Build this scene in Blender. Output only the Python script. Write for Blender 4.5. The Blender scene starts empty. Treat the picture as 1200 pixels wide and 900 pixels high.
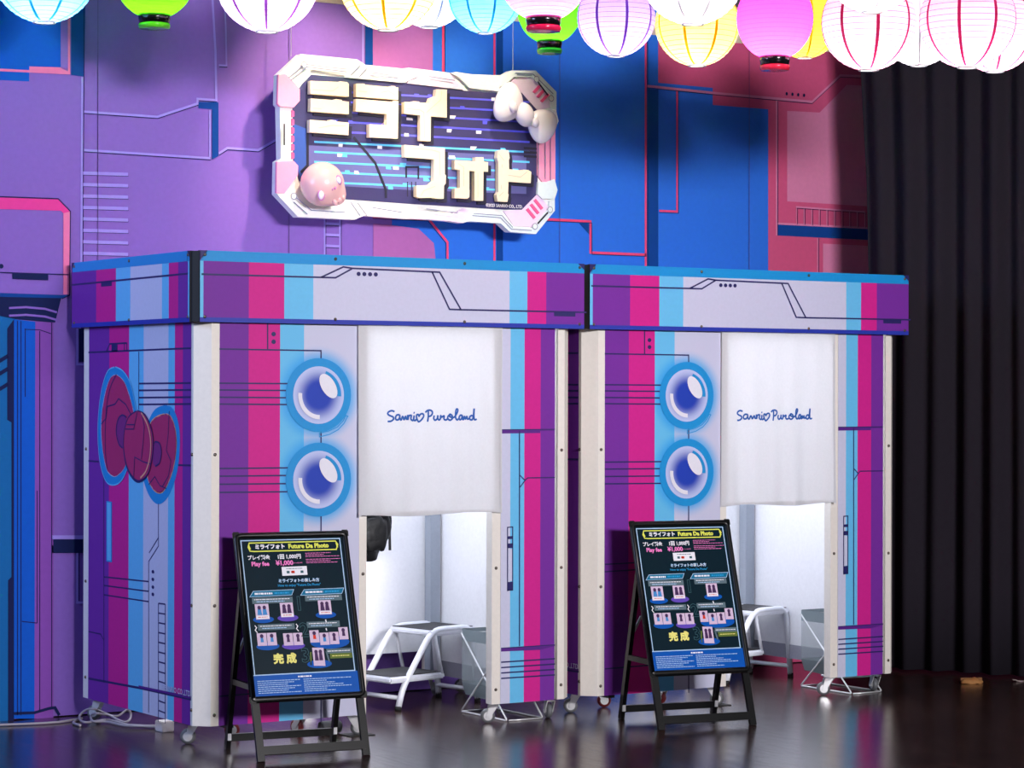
import bpy, bmesh, math, random
from mathutils import Vector, Matrix
random.seed(7)

# ------------------------------------------------------------------ camera
YAW, PIT, ROL, FPX = .5723, .0025, .0025, 2923.3
CAM = Vector((-4.6248, -9.6767, 1.55))
_r = Vector((math.cos(YAW), -math.sin(YAW), 0)); _f = Vector((math.sin(YAW), math.cos(YAW), 0)); _u = Vector((0, 0, 1))
FW = _f*math.cos(PIT) + _u*math.sin(PIT); _U = _u*math.cos(PIT) - _f*math.sin(PIT)
RT = _r*math.cos(ROL) + _U*math.sin(ROL); UP = _U*math.cos(ROL) - _r*math.sin(ROL)
scene = bpy.context.scene
COL = scene.collection
cd = bpy.data.cameras.new('camera'); cam = bpy.data.objects.new('camera', cd); COL.objects.link(cam)
cd.sensor_width = 36; cd.lens = 36*FPX/1200; cd.clip_end = 200
m = Matrix.Identity(4)
for i, v in enumerate((RT, UP, -FW)):
    for k in range(3): m[k][i] = v[k]
m.translation = CAM
cam.matrix_world = m
scene.camera = cam
# ------------------------------------------------------------------ world, exposure, large lights
scene.view_settings.view_transform = 'Standard'; scene.view_settings.look = 'None'
scene.view_settings.gamma = 1; scene.view_settings.exposure = 0; scene.view_settings.use_curve_mapping = False
w = bpy.data.worlds.new('hall'); scene.world = w; w.use_nodes = True
w.node_tree.nodes['Background'].inputs[0].default_value = (.55, .5, .75, 1)
w.node_tree.nodes['Background'].inputs[1].default_value = .15

def aim(o, target): o.rotation_euler = (Vector(target) - o.location).to_track_quat('-Z', 'Y').to_euler()
def light(name, kind, loc, target, energy, color, size=1.0, sizey=None, spot=None, blend=.5):
    d = bpy.data.lights.new(name, kind); d.energy = energy; d.color = color
    if kind == 'AREA':
        d.size = size
        if sizey: d.shape = 'RECTANGLE'; d.size_y = sizey
    else: d.shadow_soft_size = size
    if spot: d.spot_size = math.radians(spot); d.spot_blend = blend
    o = bpy.data.objects.new(name, d); COL.objects.link(o); o.location = loc; aim(o, target); return o
hl_ = light('hall_front_light_offscreen', 'AREA', (.3, -13.5, 4.2), (2.0, .6, 2.0), 225, (1, .97, 1), 3.2, 1.0); hl_.data.spread = math.radians(60)
light('stage_wash_blue_offscreen', 'AREA', (-4.6, .3, 3.2), (0, .7, 1.3), 180, (.45, .60, 1), 1.6, 1.6)
light('sign_spot_warm_offscreen', 'SPOT', (1.25, .35, 3.95), (1.35, 1.15, 3.05), 175, (1, .80, .54), .05, spot=55, blend=.8)
light('sign_spot_warm_offscreen', 'SPOT', (2.0, .35, 3.95), (2.0, 1.15, 3.0), 125, (1, .84, .62), .05, spot=55, blend=.8)

# ------------------------------------------------------------------ helpers
def ray(x, y): return FW + RT*((x-600)/FPX) + UP*((450-y)/FPX)
def on_y(x, y, yy): v = ray(x, y); return CAM + v*((yy-CAM.y)/v.y)
def on_x(x, y, xx): v = ray(x, y); return CAM + v*((xx-CAM.x)/v.x)
def on_z(x, y, zz=0): v = ray(x, y); return CAM + v*((zz-CAM.z)/v.z)
def at_depth(x, y, d): return CAM + ray(x, y)*d

def lin(c): return tuple(((v/255)/12.92 if v/255 <= .04045 else ((v/255+.055)/1.055)**2.4) for v in c)
MATS = {}
def mat(name, rgb, rough=.5, metal=0, noise=.06, nscale=60, bump=0, spec=.5, trans=0):
    if name in MATS: return MATS[name]
    mt = bpy.data.materials.new(name); mt.use_nodes = True; nt = mt.node_tree; b = nt.nodes['Principled BSDF']
    c = lin(rgb)
    b.inputs['Roughness'].default_value = rough; b.inputs['Metallic'].default_value = metal
    b.inputs['Specular IOR Level'].default_value = spec
    tc = nt.nodes.new('ShaderNodeTexCoord'); nz = nt.nodes.new('ShaderNodeTexNoise'); nz.inputs['Scale'].default_value = nscale
    nz.inputs['Detail'].default_value = 3
    nt.links.new(tc.outputs['Object'], nz.inputs['Vector'])
    mr = nt.nodes.new('ShaderNodeMapRange'); mr.inputs['To Min'].default_value = 1-noise; mr.inputs['To Max'].default_value = 1+noise
    nt.links.new(nz.outputs['Fac'], mr.inputs['Value'])
    mx = nt.nodes.new('ShaderNodeVectorMath'); mx.operation = 'SCALE'; mx.inputs[0].default_value = c
    nt.links.new(mr.outputs['Result'], mx.inputs['Scale']); nt.links.new(mx.outputs['Vector'], b.inputs['Base Color'])
    if bump:
        bp = nt.nodes.new('ShaderNodeBump'); bp.inputs['Strength'].default_value = bump; bp.inputs['Distance'].default_value = .01
        nt.links.new(nz.outputs['Fac'], bp.inputs['Height']); nt.links.new(bp.outputs['Normal'], b.inputs['Normal'])
    MATS[name] = mt; return mt
def emis(name, rgb, strength):
    if name in MATS: return MATS[name]
    mt = bpy.data.materials.new(name); mt.use_nodes = True; nt = mt.node_tree; nt.nodes.clear()
    e = nt.nodes.new('ShaderNodeEmission'); e.inputs[0].default_value = (*lin(rgb), 1); e.inputs[1].default_value = strength
    o = nt.nodes.new('ShaderNodeOutputMaterial'); nt.links.new(e.outputs[0], o.inputs[0]); MATS[name] = mt; return mt
def cloth(name, rgb, fac, alpha=0):
    """thin cloth or paper: diffuse + translucent, optionally with open weave"""
    if name in MATS: return MATS[name]
    mt = bpy.data.materials.new(name); mt.use_nodes = True; nt = mt.node_tree; nt.nodes.clear()
    c = (*lin(rgb), 1)
    d = nt.nodes.new('ShaderNodeBsdfDiffuse'); t = nt.nodes.new('ShaderNodeBsdfTranslucent'); mx = nt.nodes.new('ShaderNodeMixShader')
    tc = nt.nodes.new('ShaderNodeTexCoord'); nz = nt.nodes.new('ShaderNodeTexNoise'); nz.inputs['Scale'].default_value = 90
    mr = nt.nodes.new('ShaderNodeMapRange'); mr.inputs['To Min'].default_value = .95; mr.inputs['To Max'].default_value = 1.04
    vm = nt.nodes.new('ShaderNodeVectorMath'); vm.operation = 'SCALE'; vm.inputs[0].default_value = c[:3]
    nt.links.new(tc.outputs['Object'], nz.inputs['Vector']); nt.links.new(nz.outputs['Fac'], mr.inputs['Value'])
    nt.links.new(mr.outputs['Result'], vm.inputs['Scale'])
    nt.links.new(vm.outputs['Vector'], d.inputs[0]); nt.links.new(vm.outputs['Vector'], t.inputs[0]); mx.inputs[0].default_value = fac
    nt.links.new(d.outputs[0], mx.inputs[1]); nt.links.new(t.outputs[0], mx.inputs[2]); last = mx
    if alpha:
        tr = nt.nodes.new('ShaderNodeBsdfTransparent'); m2 = nt.nodes.new('ShaderNodeMixShader'); m2.inputs[0].default_value = alpha
        nt.links.new(mx.outputs[0], m2.inputs[1]); nt.links.new(tr.outputs[0], m2.inputs[2]); last = m2
    o = nt.nodes.new('ShaderNodeOutputMaterial'); nt.links.new(last.outputs[0], o.inputs[0]); MATS[name] = mt; return mt
def radial(name, inner, outer, r0, r1, a_in=1.0, a_out=1.0, center=(0, 0, 0)):
    """printed radial gradient around the object's own origin"""
    if name in MATS: return MATS[name]
    mt = bpy.data.materials.new(name); mt.use_nodes = True; nt = mt.node_tree; b = nt.nodes['Principled BSDF']; b.inputs['Roughness'].default_value = .55
    tc = nt.nodes.new('ShaderNodeTexCoord'); sb = nt.nodes.new('ShaderNodeVectorMath'); sb.operation = 'SUBTRACT'; sb.inputs[1].default_value = center
    ln = nt.nodes.new('ShaderNodeVectorMath'); ln.operation = 'LENGTH'
    mr = nt.nodes.new('ShaderNodeMapRange'); mr.interpolation_type = 'SMOOTHSTEP'
    mr.inputs['From Min'].default_value = r0; mr.inputs['From Max'].default_value = r1
    mx = nt.nodes.new('ShaderNodeMix'); mx.data_type = 'RGBA'; mx.inputs[6].default_value = (*lin(inner), 1); mx.inputs[7].default_value = (*lin(outer), 1)
    nt.links.new(tc.outputs['Object'], sb.inputs[0]); nt.links.new(sb.outputs[0], ln.inputs[0]); nt.links.new(ln.outputs['Value'], mr.inputs['Value'])
    nt.links.new(mr.outputs['Result'], mx.inputs[0]); nt.links.new(mx.outputs[2], b.inputs['Base Color'])
    if a_in != 1 or a_out != 1:
        ar = nt.nodes.new('ShaderNodeMapRange'); ar.inputs['To Min'].default_value = a_in; ar.inputs['To Max'].default_value = a_out
        nt.links.new(mr.outputs['Result'], ar.inputs['Value']); nt.links.new(ar.outputs['Result'], b.inputs['Alpha'])
    MATS[name] = mt; return mt

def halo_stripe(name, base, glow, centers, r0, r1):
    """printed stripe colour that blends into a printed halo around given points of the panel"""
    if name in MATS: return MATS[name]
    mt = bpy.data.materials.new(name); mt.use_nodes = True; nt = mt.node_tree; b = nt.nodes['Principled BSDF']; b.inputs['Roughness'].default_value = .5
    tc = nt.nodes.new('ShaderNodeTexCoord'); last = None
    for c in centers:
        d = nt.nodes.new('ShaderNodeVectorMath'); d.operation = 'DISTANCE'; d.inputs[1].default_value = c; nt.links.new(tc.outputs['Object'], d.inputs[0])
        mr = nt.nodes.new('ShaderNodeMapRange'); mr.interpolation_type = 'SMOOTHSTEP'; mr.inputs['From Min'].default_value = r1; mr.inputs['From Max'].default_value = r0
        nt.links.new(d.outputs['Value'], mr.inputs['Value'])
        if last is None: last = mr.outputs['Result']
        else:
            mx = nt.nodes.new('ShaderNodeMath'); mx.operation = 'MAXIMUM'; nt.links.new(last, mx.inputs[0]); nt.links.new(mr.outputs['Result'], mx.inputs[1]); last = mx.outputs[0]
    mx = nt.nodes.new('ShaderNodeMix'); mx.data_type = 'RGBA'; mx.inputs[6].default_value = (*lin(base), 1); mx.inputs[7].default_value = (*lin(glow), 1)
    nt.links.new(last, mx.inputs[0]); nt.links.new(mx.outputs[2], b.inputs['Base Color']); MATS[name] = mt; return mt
def link(o, parent=None, keep=True):
    COL.objects.link(o)
    if parent is not None: o.parent = parent
    return o
def tag(o, label, cat=None, group=None, kind=None):
    if label: o['label'] = label
    if cat: o['category'] = cat
    if group: o['group'] = group
    if kind: o['kind'] = kind
    return o
def empty(name, loc=(0, 0, 0), rz=0):
    o = bpy.data.objects.new(name, None); o.empty_display_size = .1; o.location = loc; o.rotation_euler = (0, 0, rz); COL.objects.link(o); return o
def obj(name, bm, mats, parent=None, smooth=False, loc=None):
    bmesh.ops.recalc_face_normals(bm, faces=bm.faces)
    me = bpy.data.meshes.new(name); bm.to_mesh(me); bm.free()
    for mm in (mats if isinstance(mats, (list, tuple)) else [mats]): me.materials.append(mm)
    if smooth:
        for p in me.polygons: p.use_smooth = True
    o = bpy.data.objects.new(name, me)
    if loc is not None: o.location = loc
    return link(o, parent)
def NB(): return bmesh.new()
def box(bm, x0, x1, y0, y1, z0, z1, mi=0, bevel=0):
    vs = [bm.verts.new((x, y, z)) for x in (x0, x1) for y in (y0, y1) for z in (z0, z1)]
    fs = []
    for a in ((0, 1, 3, 2), (4, 6, 7, 5), (0, 4, 5, 1), (2, 3, 7, 6), (0, 2, 6, 4), (1, 5, 7, 3)):
        f = bm.faces.new([vs[i] for i in a]); f.material_index = mi; fs.append(f)
    if bevel:
        es = list({e for f in fs for e in f.edges})
        bmesh.ops.bevel(bm, geom=es, offset=bevel, segments=2, affect='EDGES', clamp_overlap=True)
    return bm
def bar(bm, a, b, w, h, up=(0, 0, 1), mi=0):
    a, b = Vector(a), Vector(b); d = (b-a).normalized(); s = d.cross(Vector(up)).normalized(); t = s.cross(d)
    vs = []
    for p in (a, b):
        for i, j in ((-1, -1), (1, -1), (1, 1), (-1, 1)): vs.append(bm.verts.new(p + s*(w/2*i) + t*(h/2*j)))
    for q in ((0, 1, 2, 3), (7, 6, 5, 4), (0, 4, 5, 1), (1, 5, 6, 2), (2, 6, 7, 3), (3, 7, 4, 0)):
        f = bm.faces.new([vs[i] for i in q]); f.material_index = mi
    return bm
def tube(bm, pts, r, seg=8, closed=False, mi=0, cap=True):
    pts = [Vector(p) for p in pts]; n = len(pts); rings = []; prev = None
    for i, p in enumerate(pts):
        if closed: d = (pts[(i+1) % n] - pts[i-1]).normalized()
        else: d = (pts[min(i+1, n-1)] - pts[max(i-1, 0)]).normalized()
        if prev is None:
            a = Vector((0, 0, 1)) if abs(d.z) < .9 else Vector((1, 0, 0)); s = d.cross(a).normalized()
        else: s = (prev - d*prev.dot(d)).normalized()
        prev = s; t = d.cross(s); rr = r[i] if isinstance(r, (list, tuple)) else r
        rings.append([bm.verts.new(p + s*(rr*math.cos(2*math.pi*k/seg)) + t*(rr*math.sin(2*math.pi*k/seg))) for k in range(seg)])
    for i in range(n if closed else n-1):
        A, B = rings[i], rings[(i+1) % n]
        for k in range(seg):
            f = bm.faces.new((A[k], A[(k+1) % seg], B[(k+1) % seg], B[k])); f.material_index = mi; f.smooth = True
    if not closed and cap:
        for R in (rings[0][::-1], rings[-1]):
            f = bm.faces.new(R); f.material_index = mi
    return bm
def lathe(bm, prof, seg=24, center=(0, 0, 0), axis='z', mi=0, smooth=True):
    """prof: list of (radius, height)"""
    c = Vector(center); rings = []
    for r, h in prof:
        ring = []
        for k in range(seg):
            a = 2*math.pi*k/seg; u, v = r*math.cos(a), r*math.sin(a)
            p = (u, v, h) if axis == 'z' else ((u, h, v) if axis == 'y' else (h, u, v))
            ring.append(bm.verts.new(c + Vector(p)))
        rings.append(ring)
    for A, B in zip(rings, rings[1:]):
        for k in range(seg):
            f = bm.faces.new((A[k], A[(k+1) % seg], B[(k+1) % seg], B[k])); f.material_index = mi; f.smooth = smooth
    return rings
def caps(bm, rings, mi=0):
    for R in (rings[0][::-1], rings[-1]):
        f = bm.faces.new(R); f.material_index = mi
def prism(bm, pts, ext, mi=0):
    """pts: closed loop of 3D points, ext: extrusion vector"""
    ext = Vector(ext); a = [bm.verts.new(Vector(p)) for p in pts]; b = [bm.verts.new(Vector(p)+ext) for p in pts]; n = len(a)
    f = bm.faces.new(a); f.material_index = mi
    f = bm.faces.new(b[::-1]); f.material_index = mi
    for i in range(n):
        f = bm.faces.new((a[i], a[(i+1) % n], b[(i+1) % n], b[i])); f.material_index = mi
    return bm
def smoothline(pts, k=6):
    P = [Vector(p) for p in pts]; out = []
    for i in range(len(P)-1):
        p0, p1, p2, p3 = P[max(i-1, 0)], P[i], P[i+1], P[min(i+2, len(P)-1)]
        for j in range(k):
            t = j/k; out.append(.5*((2*p1)+(p2-p0)*t+(2*p0-5*p1+4*p2-p3)*t*t+(3*p1-p0-3*p2+p3)*t**3))
    out.append(P[-1]); return out
def fillet(pts, r, k=5):
    P = [Vector(p) for p in pts]; out = [P[0]]
    for i in range(1, len(P)-1):
        a = (P[i-1]-P[i]); b = (P[i+1]-P[i]); rr = min(r, a.length*.45, b.length*.45)
        A = P[i]+a.normalized()*rr; B = P[i]+b.normalized()*rr
        for j in range(k+1):
            t = j/k; out.append((1-t)**2*A + 2*t*(1-t)*P[i] + t*t*B)
    out.append(P[-1]); return out
def copy_tree(o, parent=None):
    c = o.copy(); COL.objects.link(c)
    if parent is not None: c.parent = parent
    for ch in list(o.children): copy_tree(ch, c)
    return c

_txt = {}
def text_polys(body, size, bold=0.0, align='CENTER'):
    key = (body, bold, align)
    if key not in _txt:
        cu = bpy.data.curves.new('t', 'FONT'); cu.body = body; cu.size = 1; cu.align_x = align; cu.align_y = 'CENTER'; cu.offset = bold; cu.resolution_u = 2
        o = bpy.data.objects.new('t', cu); COL.objects.link(o); bpy.context.view_layer.update()
        me = bpy.data.meshes.new_from_object(o.evaluated_get(bpy.context.evaluated_depsgraph_get()))
        _txt[key] = ([v.co.copy() for v in me.vertices], [list(p.vertices) for p in me.polygons])
        bpy.data.objects.remove(o); bpy.data.curves.remove(cu); bpy.data.meshes.remove(me)
    vs, fs = _txt[key]
    return [(v.x*size, v.y*size) for v in vs], fs

class Print:
    """flat print on a surface: map2(u, v) gives the 3D point, n points out of the surface"""
    def __init__(s, map2, n, step=.0007): s.map2, s.n, s.step = map2, Vector(n), step; s.bm = NB(); s.mats = []
    def mi(s, mt):
        if mt not in s.mats: s.mats.append(mt)
        return s.mats.index(mt)
    def face(s, pts3, mt, L):
        vs = [s.bm.verts.new(Vector(p)+s.n*(s.step*L)) for p in pts3]
        f = s.bm.faces.new(vs); f.normal_update()
        if f.normal.dot(s.n) < 0: f.normal_flip()
        f.material_index = s.mi(mt)
    def poly(s, pts, mt, L=1): s.face([s.map2(*p) for p in pts], mt, L)
    def rect(s, u0, v0, u1, v1, mt, L=1): s.poly([(u0, v0), (u1, v0), (u1, v1), (u0, v1)], mt, L)
    def line(s, pts, wd, mt, L=1, closed=False):
        P = [Vector(s.map2(*p)) for p in pts]
        if closed: P = P+[P[0]]
        n = len(P); sides = []
        for i in range(n):
            d0 = (P[i]-P[i-1]).normalized() if i > 0 else None; d1 = (P[i+1]-P[i]).normalized() if i < n-1 else None
            if closed and i == 0: d0 = (P[0]-P[-2]).normalized()
            if closed and i == n-1: d1 = (P[1]-P[0]).normalized()
            d0 = d0 or d1; d1 = d1 or d0
            n0 = s.n.cross(d0); n1 = s.n.cross(d1); mn = (n0+n1); mn = mn.normalized() if mn.length > 1e-6 else n0
            k = min(2.0, 1/max(.3, mn.dot(n1))); sides.append((P[i]+mn*(wd/2*k), P[i]-mn*(wd/2*k)))
        for a, b in zip(sides, sides[1:]):
            if (a[0]-b[0]).length+(a[1]-b[1]).length > 1e-7: s.face([a[0], b[0], b[1], a[1]], mt, L)
    def oval(s, c, a, b, mt, L=1, rot=0, k=32, a0=0, a1=2*math.pi, inner=0):
        """in metres around the mapped centre; directions from the surface frame (e1 right, e2 up)"""
        C = Vector(s.map2(*c)); e1 = Vector((0, 0, 1)).cross(s.n).normalized(); e2 = e1.cross(s.n).normalized()
        if e2.z < 0: e2 = -e2
        def pt(t, q): x, y = a*q*math.cos(t), b*q*math.sin(t); return C+e1*(x*math.cos(rot)-y*math.sin(rot))+e2*(x*math.sin(rot)+y*math.cos(rot))
        if inner == 0 and a1-a0 > 6.28: s.face([pt(2*math.pi*i/k, 1) for i in range(k)], mt, L)
        else:
            for i in range(k):
                t0, t1 = a0+(a1-a0)*i/k, a0+(a1-a0)*(i+1)/k
                s.face([pt(t0, inner), pt(t0, 1), pt(t1, 1), pt(t1, inner)], mt, L)
    def text(s, body, u, v, size, mt, L=2, bold=0, align='CENTER', sx=1, skew=0):
        V, Fs = text_polys(body, size, bold, align)
        for f in Fs: s.face([s.map2(u+V[i][0]*sx+V[i][1]*skew, v+V[i][1]) for i in f], mt, L)
    def build(s, name, parent=None, loc=None):
        me = bpy.data.meshes.new(name); s.bm.to_mesh(me); s.bm.free()
        for mm in s.mats: me.materials.append(mm)
        o = bpy.data.objects.new(name, me)
        return link(o, parent)

# ------------------------------------------------------------------ materials
navy = mat('print_navy', (28, 24, 92), .5)
purple = mat('print_purple', (112, 42, 150), .5, spec=.3)
magenta = mat('print_magenta', (200, 30, 136), .5, spec=.3)
cyan = mat('print_cyan', (98, 184, 230), .5)
lav = mat('print_lavender', (196, 197, 222), .5)
pblue = mat('print_blue', (0, 138, 206), .5)
royal = mat('print_royal', (28, 48, 160), .5)
ringblue = mat('print_ring_blue', (8, 140, 208), .5)
white = mat('white_paint', (228, 222, 214), .45)
wallwhite = mat('inner_white', (236, 236, 240), .5)
greypost = mat('grey_aluminium', (150, 158, 170), .4)
chrome = mat('chrome', (226, 226, 228), .25, .35)
black = mat('black_metal', (18, 18, 20), .35)
blackm = mat('black_matte', (14, 14, 16), .7)
rubber = mat('grey_rubber', (96, 98, 102), .5)
redrub = mat('red_urethane', (120, 30, 34), .4)
pipe = mat('white_pipe', (226, 228, 236), .3)
tread = mat('dark_tread', (52, 52, 56), .8, bump=.3, nscale=200)
def pm(name, rgb): return mat('mural_'+name, rgb, .75, 0, .07, 40, spec=.2)

# ------------------------------------------------------------------ floor
fm = bpy.data.materials.new('lacquered_dark_wood'); fm.use_nodes = True; nt = fm.node_tree; b = nt.nodes['Principled BSDF']
tc = nt.nodes.new('ShaderNodeTexCoord'); mp = nt.nodes.new('ShaderNodeMapping'); mp.inputs['Scale'].default_value = (26, 1.2, 1); mp.inputs['Rotation'].default_value = (0, 0, .12)
nz = nt.nodes.new('ShaderNodeTexNoise'); nz.inputs['Scale'].default_value = 3.0; nz.inputs['Detail'].default_value = 9; nz.inputs['Roughness'].default_value = .65
cr = nt.nodes.new('ShaderNodeValToRGB'); cr.color_ramp.elements[0].color = (*lin((20, 12, 11)), 1); cr.color_ramp.elements[1].color = (*lin((96, 68, 60)), 1)
cr.color_ramp.elements[0].position = .38; cr.color_ramp.elements[1].position = .72
br = nt.nodes.new('ShaderNodeTexBrick'); br.inputs['Scale'].default_value = 1; br.inputs['Brick Width'].default_value = 1.4; br.inputs['Row Height'].default_value = .075
br.inputs['Mortar Size'].default_value = .0012; br.inputs['Color1'].default_value = (1, 1, 1, 1); br.inputs['Color2'].default_value = (.8, .78, .78, 1); br.inputs['Mortar'].default_value = (.45, .45, .45, 1)
mu = nt.nodes.new('ShaderNodeMix'); mu.data_type = 'RGBA'; mu.blend_type = 'MULTIPLY'; mu.inputs[0].default_value = 1
nt.links.new(tc.outputs['Object'], mp.inputs[0]); nt.links.new(mp.outputs[0], nz.inputs['Vector']); nt.links.new(nz.outputs['Fac'], cr.inputs[0])
mp2 = nt.nodes.new('ShaderNodeMapping'); mp2.inputs['Rotation'].default_value = (0, 0, math.pi/2+.12); nt.links.new(tc.outputs['Object'], mp2.inputs[0]); nt.links.new(mp2.outputs[0], br.inputs['Vector']); nt.links.new(cr.outputs[0], mu.inputs[6]); nt.links.new(br.outputs['Color'], mu.inputs[7]); nt.links.new(mu.outputs[2], b.inputs['Base Color'])
mr = nt.nodes.new('ShaderNodeMapRange'); mr.inputs['To Min'].default_value = .06; mr.inputs['To Max'].default_value = .30
nt.links.new(nz.outputs['Fac'], mr.inputs[0]); nt.links.new(mr.outputs[0], b.inputs['Roughness'])
bp = nt.nodes.new('ShaderNodeBump'); b.inputs['IOR'].default_value = 1.65; bp.inputs['Strength'].default_value = .2; bp.inputs['Distance'].default_value = .004
nt.links.new(nz.outputs['Fac'], bp.inputs['Height']); nt.links.new(bp.outputs[0], b.inputs['Normal'])
o = obj('floor', box(NB(), -9, 9, -16, 2.2, -.1, 0), fm); o['kind'] = 'structure'
o = obj('ceiling', box(NB(), -9, 9, -16, 2.2, 4.6, 4.7), mat('ceiling_black', (30, 30, 34), .8)); o['kind'] = 'structure'
o = obj('wall_back', box(NB(), -9, 9, 1.46, 1.6, 0, 4.6), mat('wall_grey', (70, 66, 72), .8)); o['kind'] = 'structure'
WY = 1.40
# ------------------------------------------------------------------ printed backdrop
P_purple = pm('purple', (134, 98, 188)); P_purple2 = P_purple; P_lilac = pm('lilac', (160, 140, 225)); P_blue = pm('blue', (42, 110, 220))
P_blue0 = pm('bright_blue', (0, 84, 190)); P_navy = pm('navy', (0, 62, 140)); P_dark = pm('dark_line', (20, 20, 80)); P_mag = pm('magenta', (232, 62, 152))
P_pink = pm('pink', (236, 120, 170)); P_crim = pm('crimson', (204, 82, 126)); P_rose = pm('rose', (214, 128, 168)); P_red = pm('red_line', (232, 72, 120)); P_deep = pm('deep_navy', (10, 24, 74))
P_mauve = pm('mauve', (170, 100, 170)); P_teal = pm('teal_blue', (10, 96, 160))
bd = empty('printed_backdrop', (0, WY, 0)); tag(bd, 'tall purple, blue and crimson printed backdrop of machine panels behind the booths', 'backdrop')
edges_px = [-160, 114, 338, 655, 877, 1290]
xs = [on_y(p, 300, WY).x for p in edges_px]
for i in range(5):
    base = [P_purple2, P_purple, P_purple, P_blue, P_crim][i]
    f = obj('fabric_panel', box(NB(), xs[i]+.001, xs[i+1]-.001, 0, .012, 0.005, 3.5), base, bd)
obj('top_batten', box(NB(), xs[0], xs[-1], -.012, .03, 3.5, 3.56, bevel=.004), mat('pale_batten', (214, 196, 176), .7), bd)
mp_ = Print(lambda x, y: on_y(x, y, WY) - Vector((0, WY, 0)), (0, -1, 0), .0012)
S = 1/225.
# right of the sign: blue field, bars and crimson field
mp_.poly([(437, -8), (507, -4), (507, 120), (437, 110)], P_mauve)
mp_.poly([(507, -4), (760, 10), (760, 330), (525, 320), (525, 300), (523, 284), (502, 257), (507, 200)], P_blue)
mp_.poly([(459, 256), (502, 257), (523, 284), (523, 310), (511, 310), (507, 285), (495, 274), (459, 268)], P_blue, 2)
mp_.poly([(437, 262), (459, 264), (490, 268), (508, 285), (511, 312), (437, 308)], P_mauve, 3)
mp_.poly([(758, 10), (902, 30), (902, 330), (758, 330)], P_blue)
mp_.poly([(771, 20), (771, 97), (835, 103), (835, 123), (900, 128), (900, 330), (1070, 340), (1070, 30)], P_crim, 2)
mp_.poly([(922, 130), (960, 132), (992, 99.5), (1070, 104), (1070, 245), (922, 236)], P_rose, 3)
mp_.poly([(964, 285.5), (1070, 291), (1070, 340), (964, 330)], P_rose, 3)
mp_.poly([(910.5, 263), (1070, 271), (1070, 284), (910.5, 276)], P_navy, 4)
mp_.line([(910, 262), (1070, 270)], 2.5*S, P_rose, 4)
mp_.line([(909.5, 117), (909.5, 276)], 2.4*S, P_rose, 4); mp_.line([(911, 119), (911, 276)], 1*S, P_dark, 4)
mp_.line([(957.5, 279), (957.5, 330)], 1.6*S, P_rose, 4); mp_.line([(959, 279), (959, 330)], .8*S, P_dark, 4)
for dx, dy, mt, wd in ((0, 0, P_rose, 3), (0, 2, P_deep, .9)):
    mp_.line([(758, 101+dy), (835, 109+dy), (951, 119.5+dy), (984, 88.5+dy), (1070, 92+dy)], wd*S, P_red if 0 else mt, 5)
for i in range(10):
    x = 932.5+i*8.9; mp_.line([(x, 243+i*.6), (x, 262+i*.45)], 1.4*S, P_rose, 5); mp_.line([(x+1.4, 244+i*.6), (x+1.4, 263+i*.45)], .7*S, P_deep, 5)
mp_.line([(932, 242.5), (1013, 248.5)], 2*S, P_rose, 5); mp_.line([(932, 244), (1013, 250)], .7*S, P_deep, 5)
for i in range(4): mp_.oval((921+i*6.8, 110+i*.6), .008, .010, P_deep, 6, k=12)
mp_.line([(756.3, 10), (756.3, 312)], 3*S, P_red, 3); mp_.line([(758.3, 10), (758.3, 312)], 1*S, P_deep, 3)
mp_.poly([(759, 104), (771, 105), (771, 320), (759, 320)], P_navy, 3)
mp_.line([(793, 105), (793, 248), (772, 247)], 2.6*S, P_red, 3); mp_.line([(794.8, 105), (794.8, 250), (772, 249)], .8*S, P_deep, 3)
mp_.line([(640, 257), (691.5, 259.5), (691.5, 296), (757, 298.5)], 3*S, P_red, 3); mp_.line([(640, 259), (693, 261.3), (693.3, 298), (757, 300.4)], .9*S, P_deep, 4)
mp_.poly([(678, 261.5), (692, 261), (692, 277)], P_navy, 3)
mp_.line([(579, 0), (579, 330)], 3*S, P_red, 3); mp_.poly([(581.5, 0), (589, 0), (589, 330), (581.5, 330)], P_navy, 3)
mp_.line([(519, 0), (519, 110)], 3.2*S, P_red, 3); mp_.line([(521, 0), (521, 110)], .9*S, P_deep, 3)
mp_.line([(436, 254), (502, 257), (524, 284), (524, 320)], 2.8*S, P_red, 4); mp_.line([(436, 256), (501, 259), (522, 285), (522, 320)], .8*S, P_deep, 4)
mp_.line([(425, 0), (425, 110)], 2.2*S, P_lilac, 3); mp_.poly([(427.5, 0), (436.5, 0), (436.5, 110), (427.5, 110)], P_navy, 3)
# ladder under the sign
for x in (380, 398): mp_.line([(x, 240), (x, 320)], 2.2*S, P_lilac, 3); mp_.line([(x+1.6, 240), (x+1.6, 320)], .8*S, P_dark, 3)
for y in (262, 275, 288, 301): mp_.line([(381, y), (397, y+.8)], 3*S, P_lilac, 3); mp_.line([(382, y+2), (397, y+2.8)], .8*S, P_dark, 3)
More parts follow.
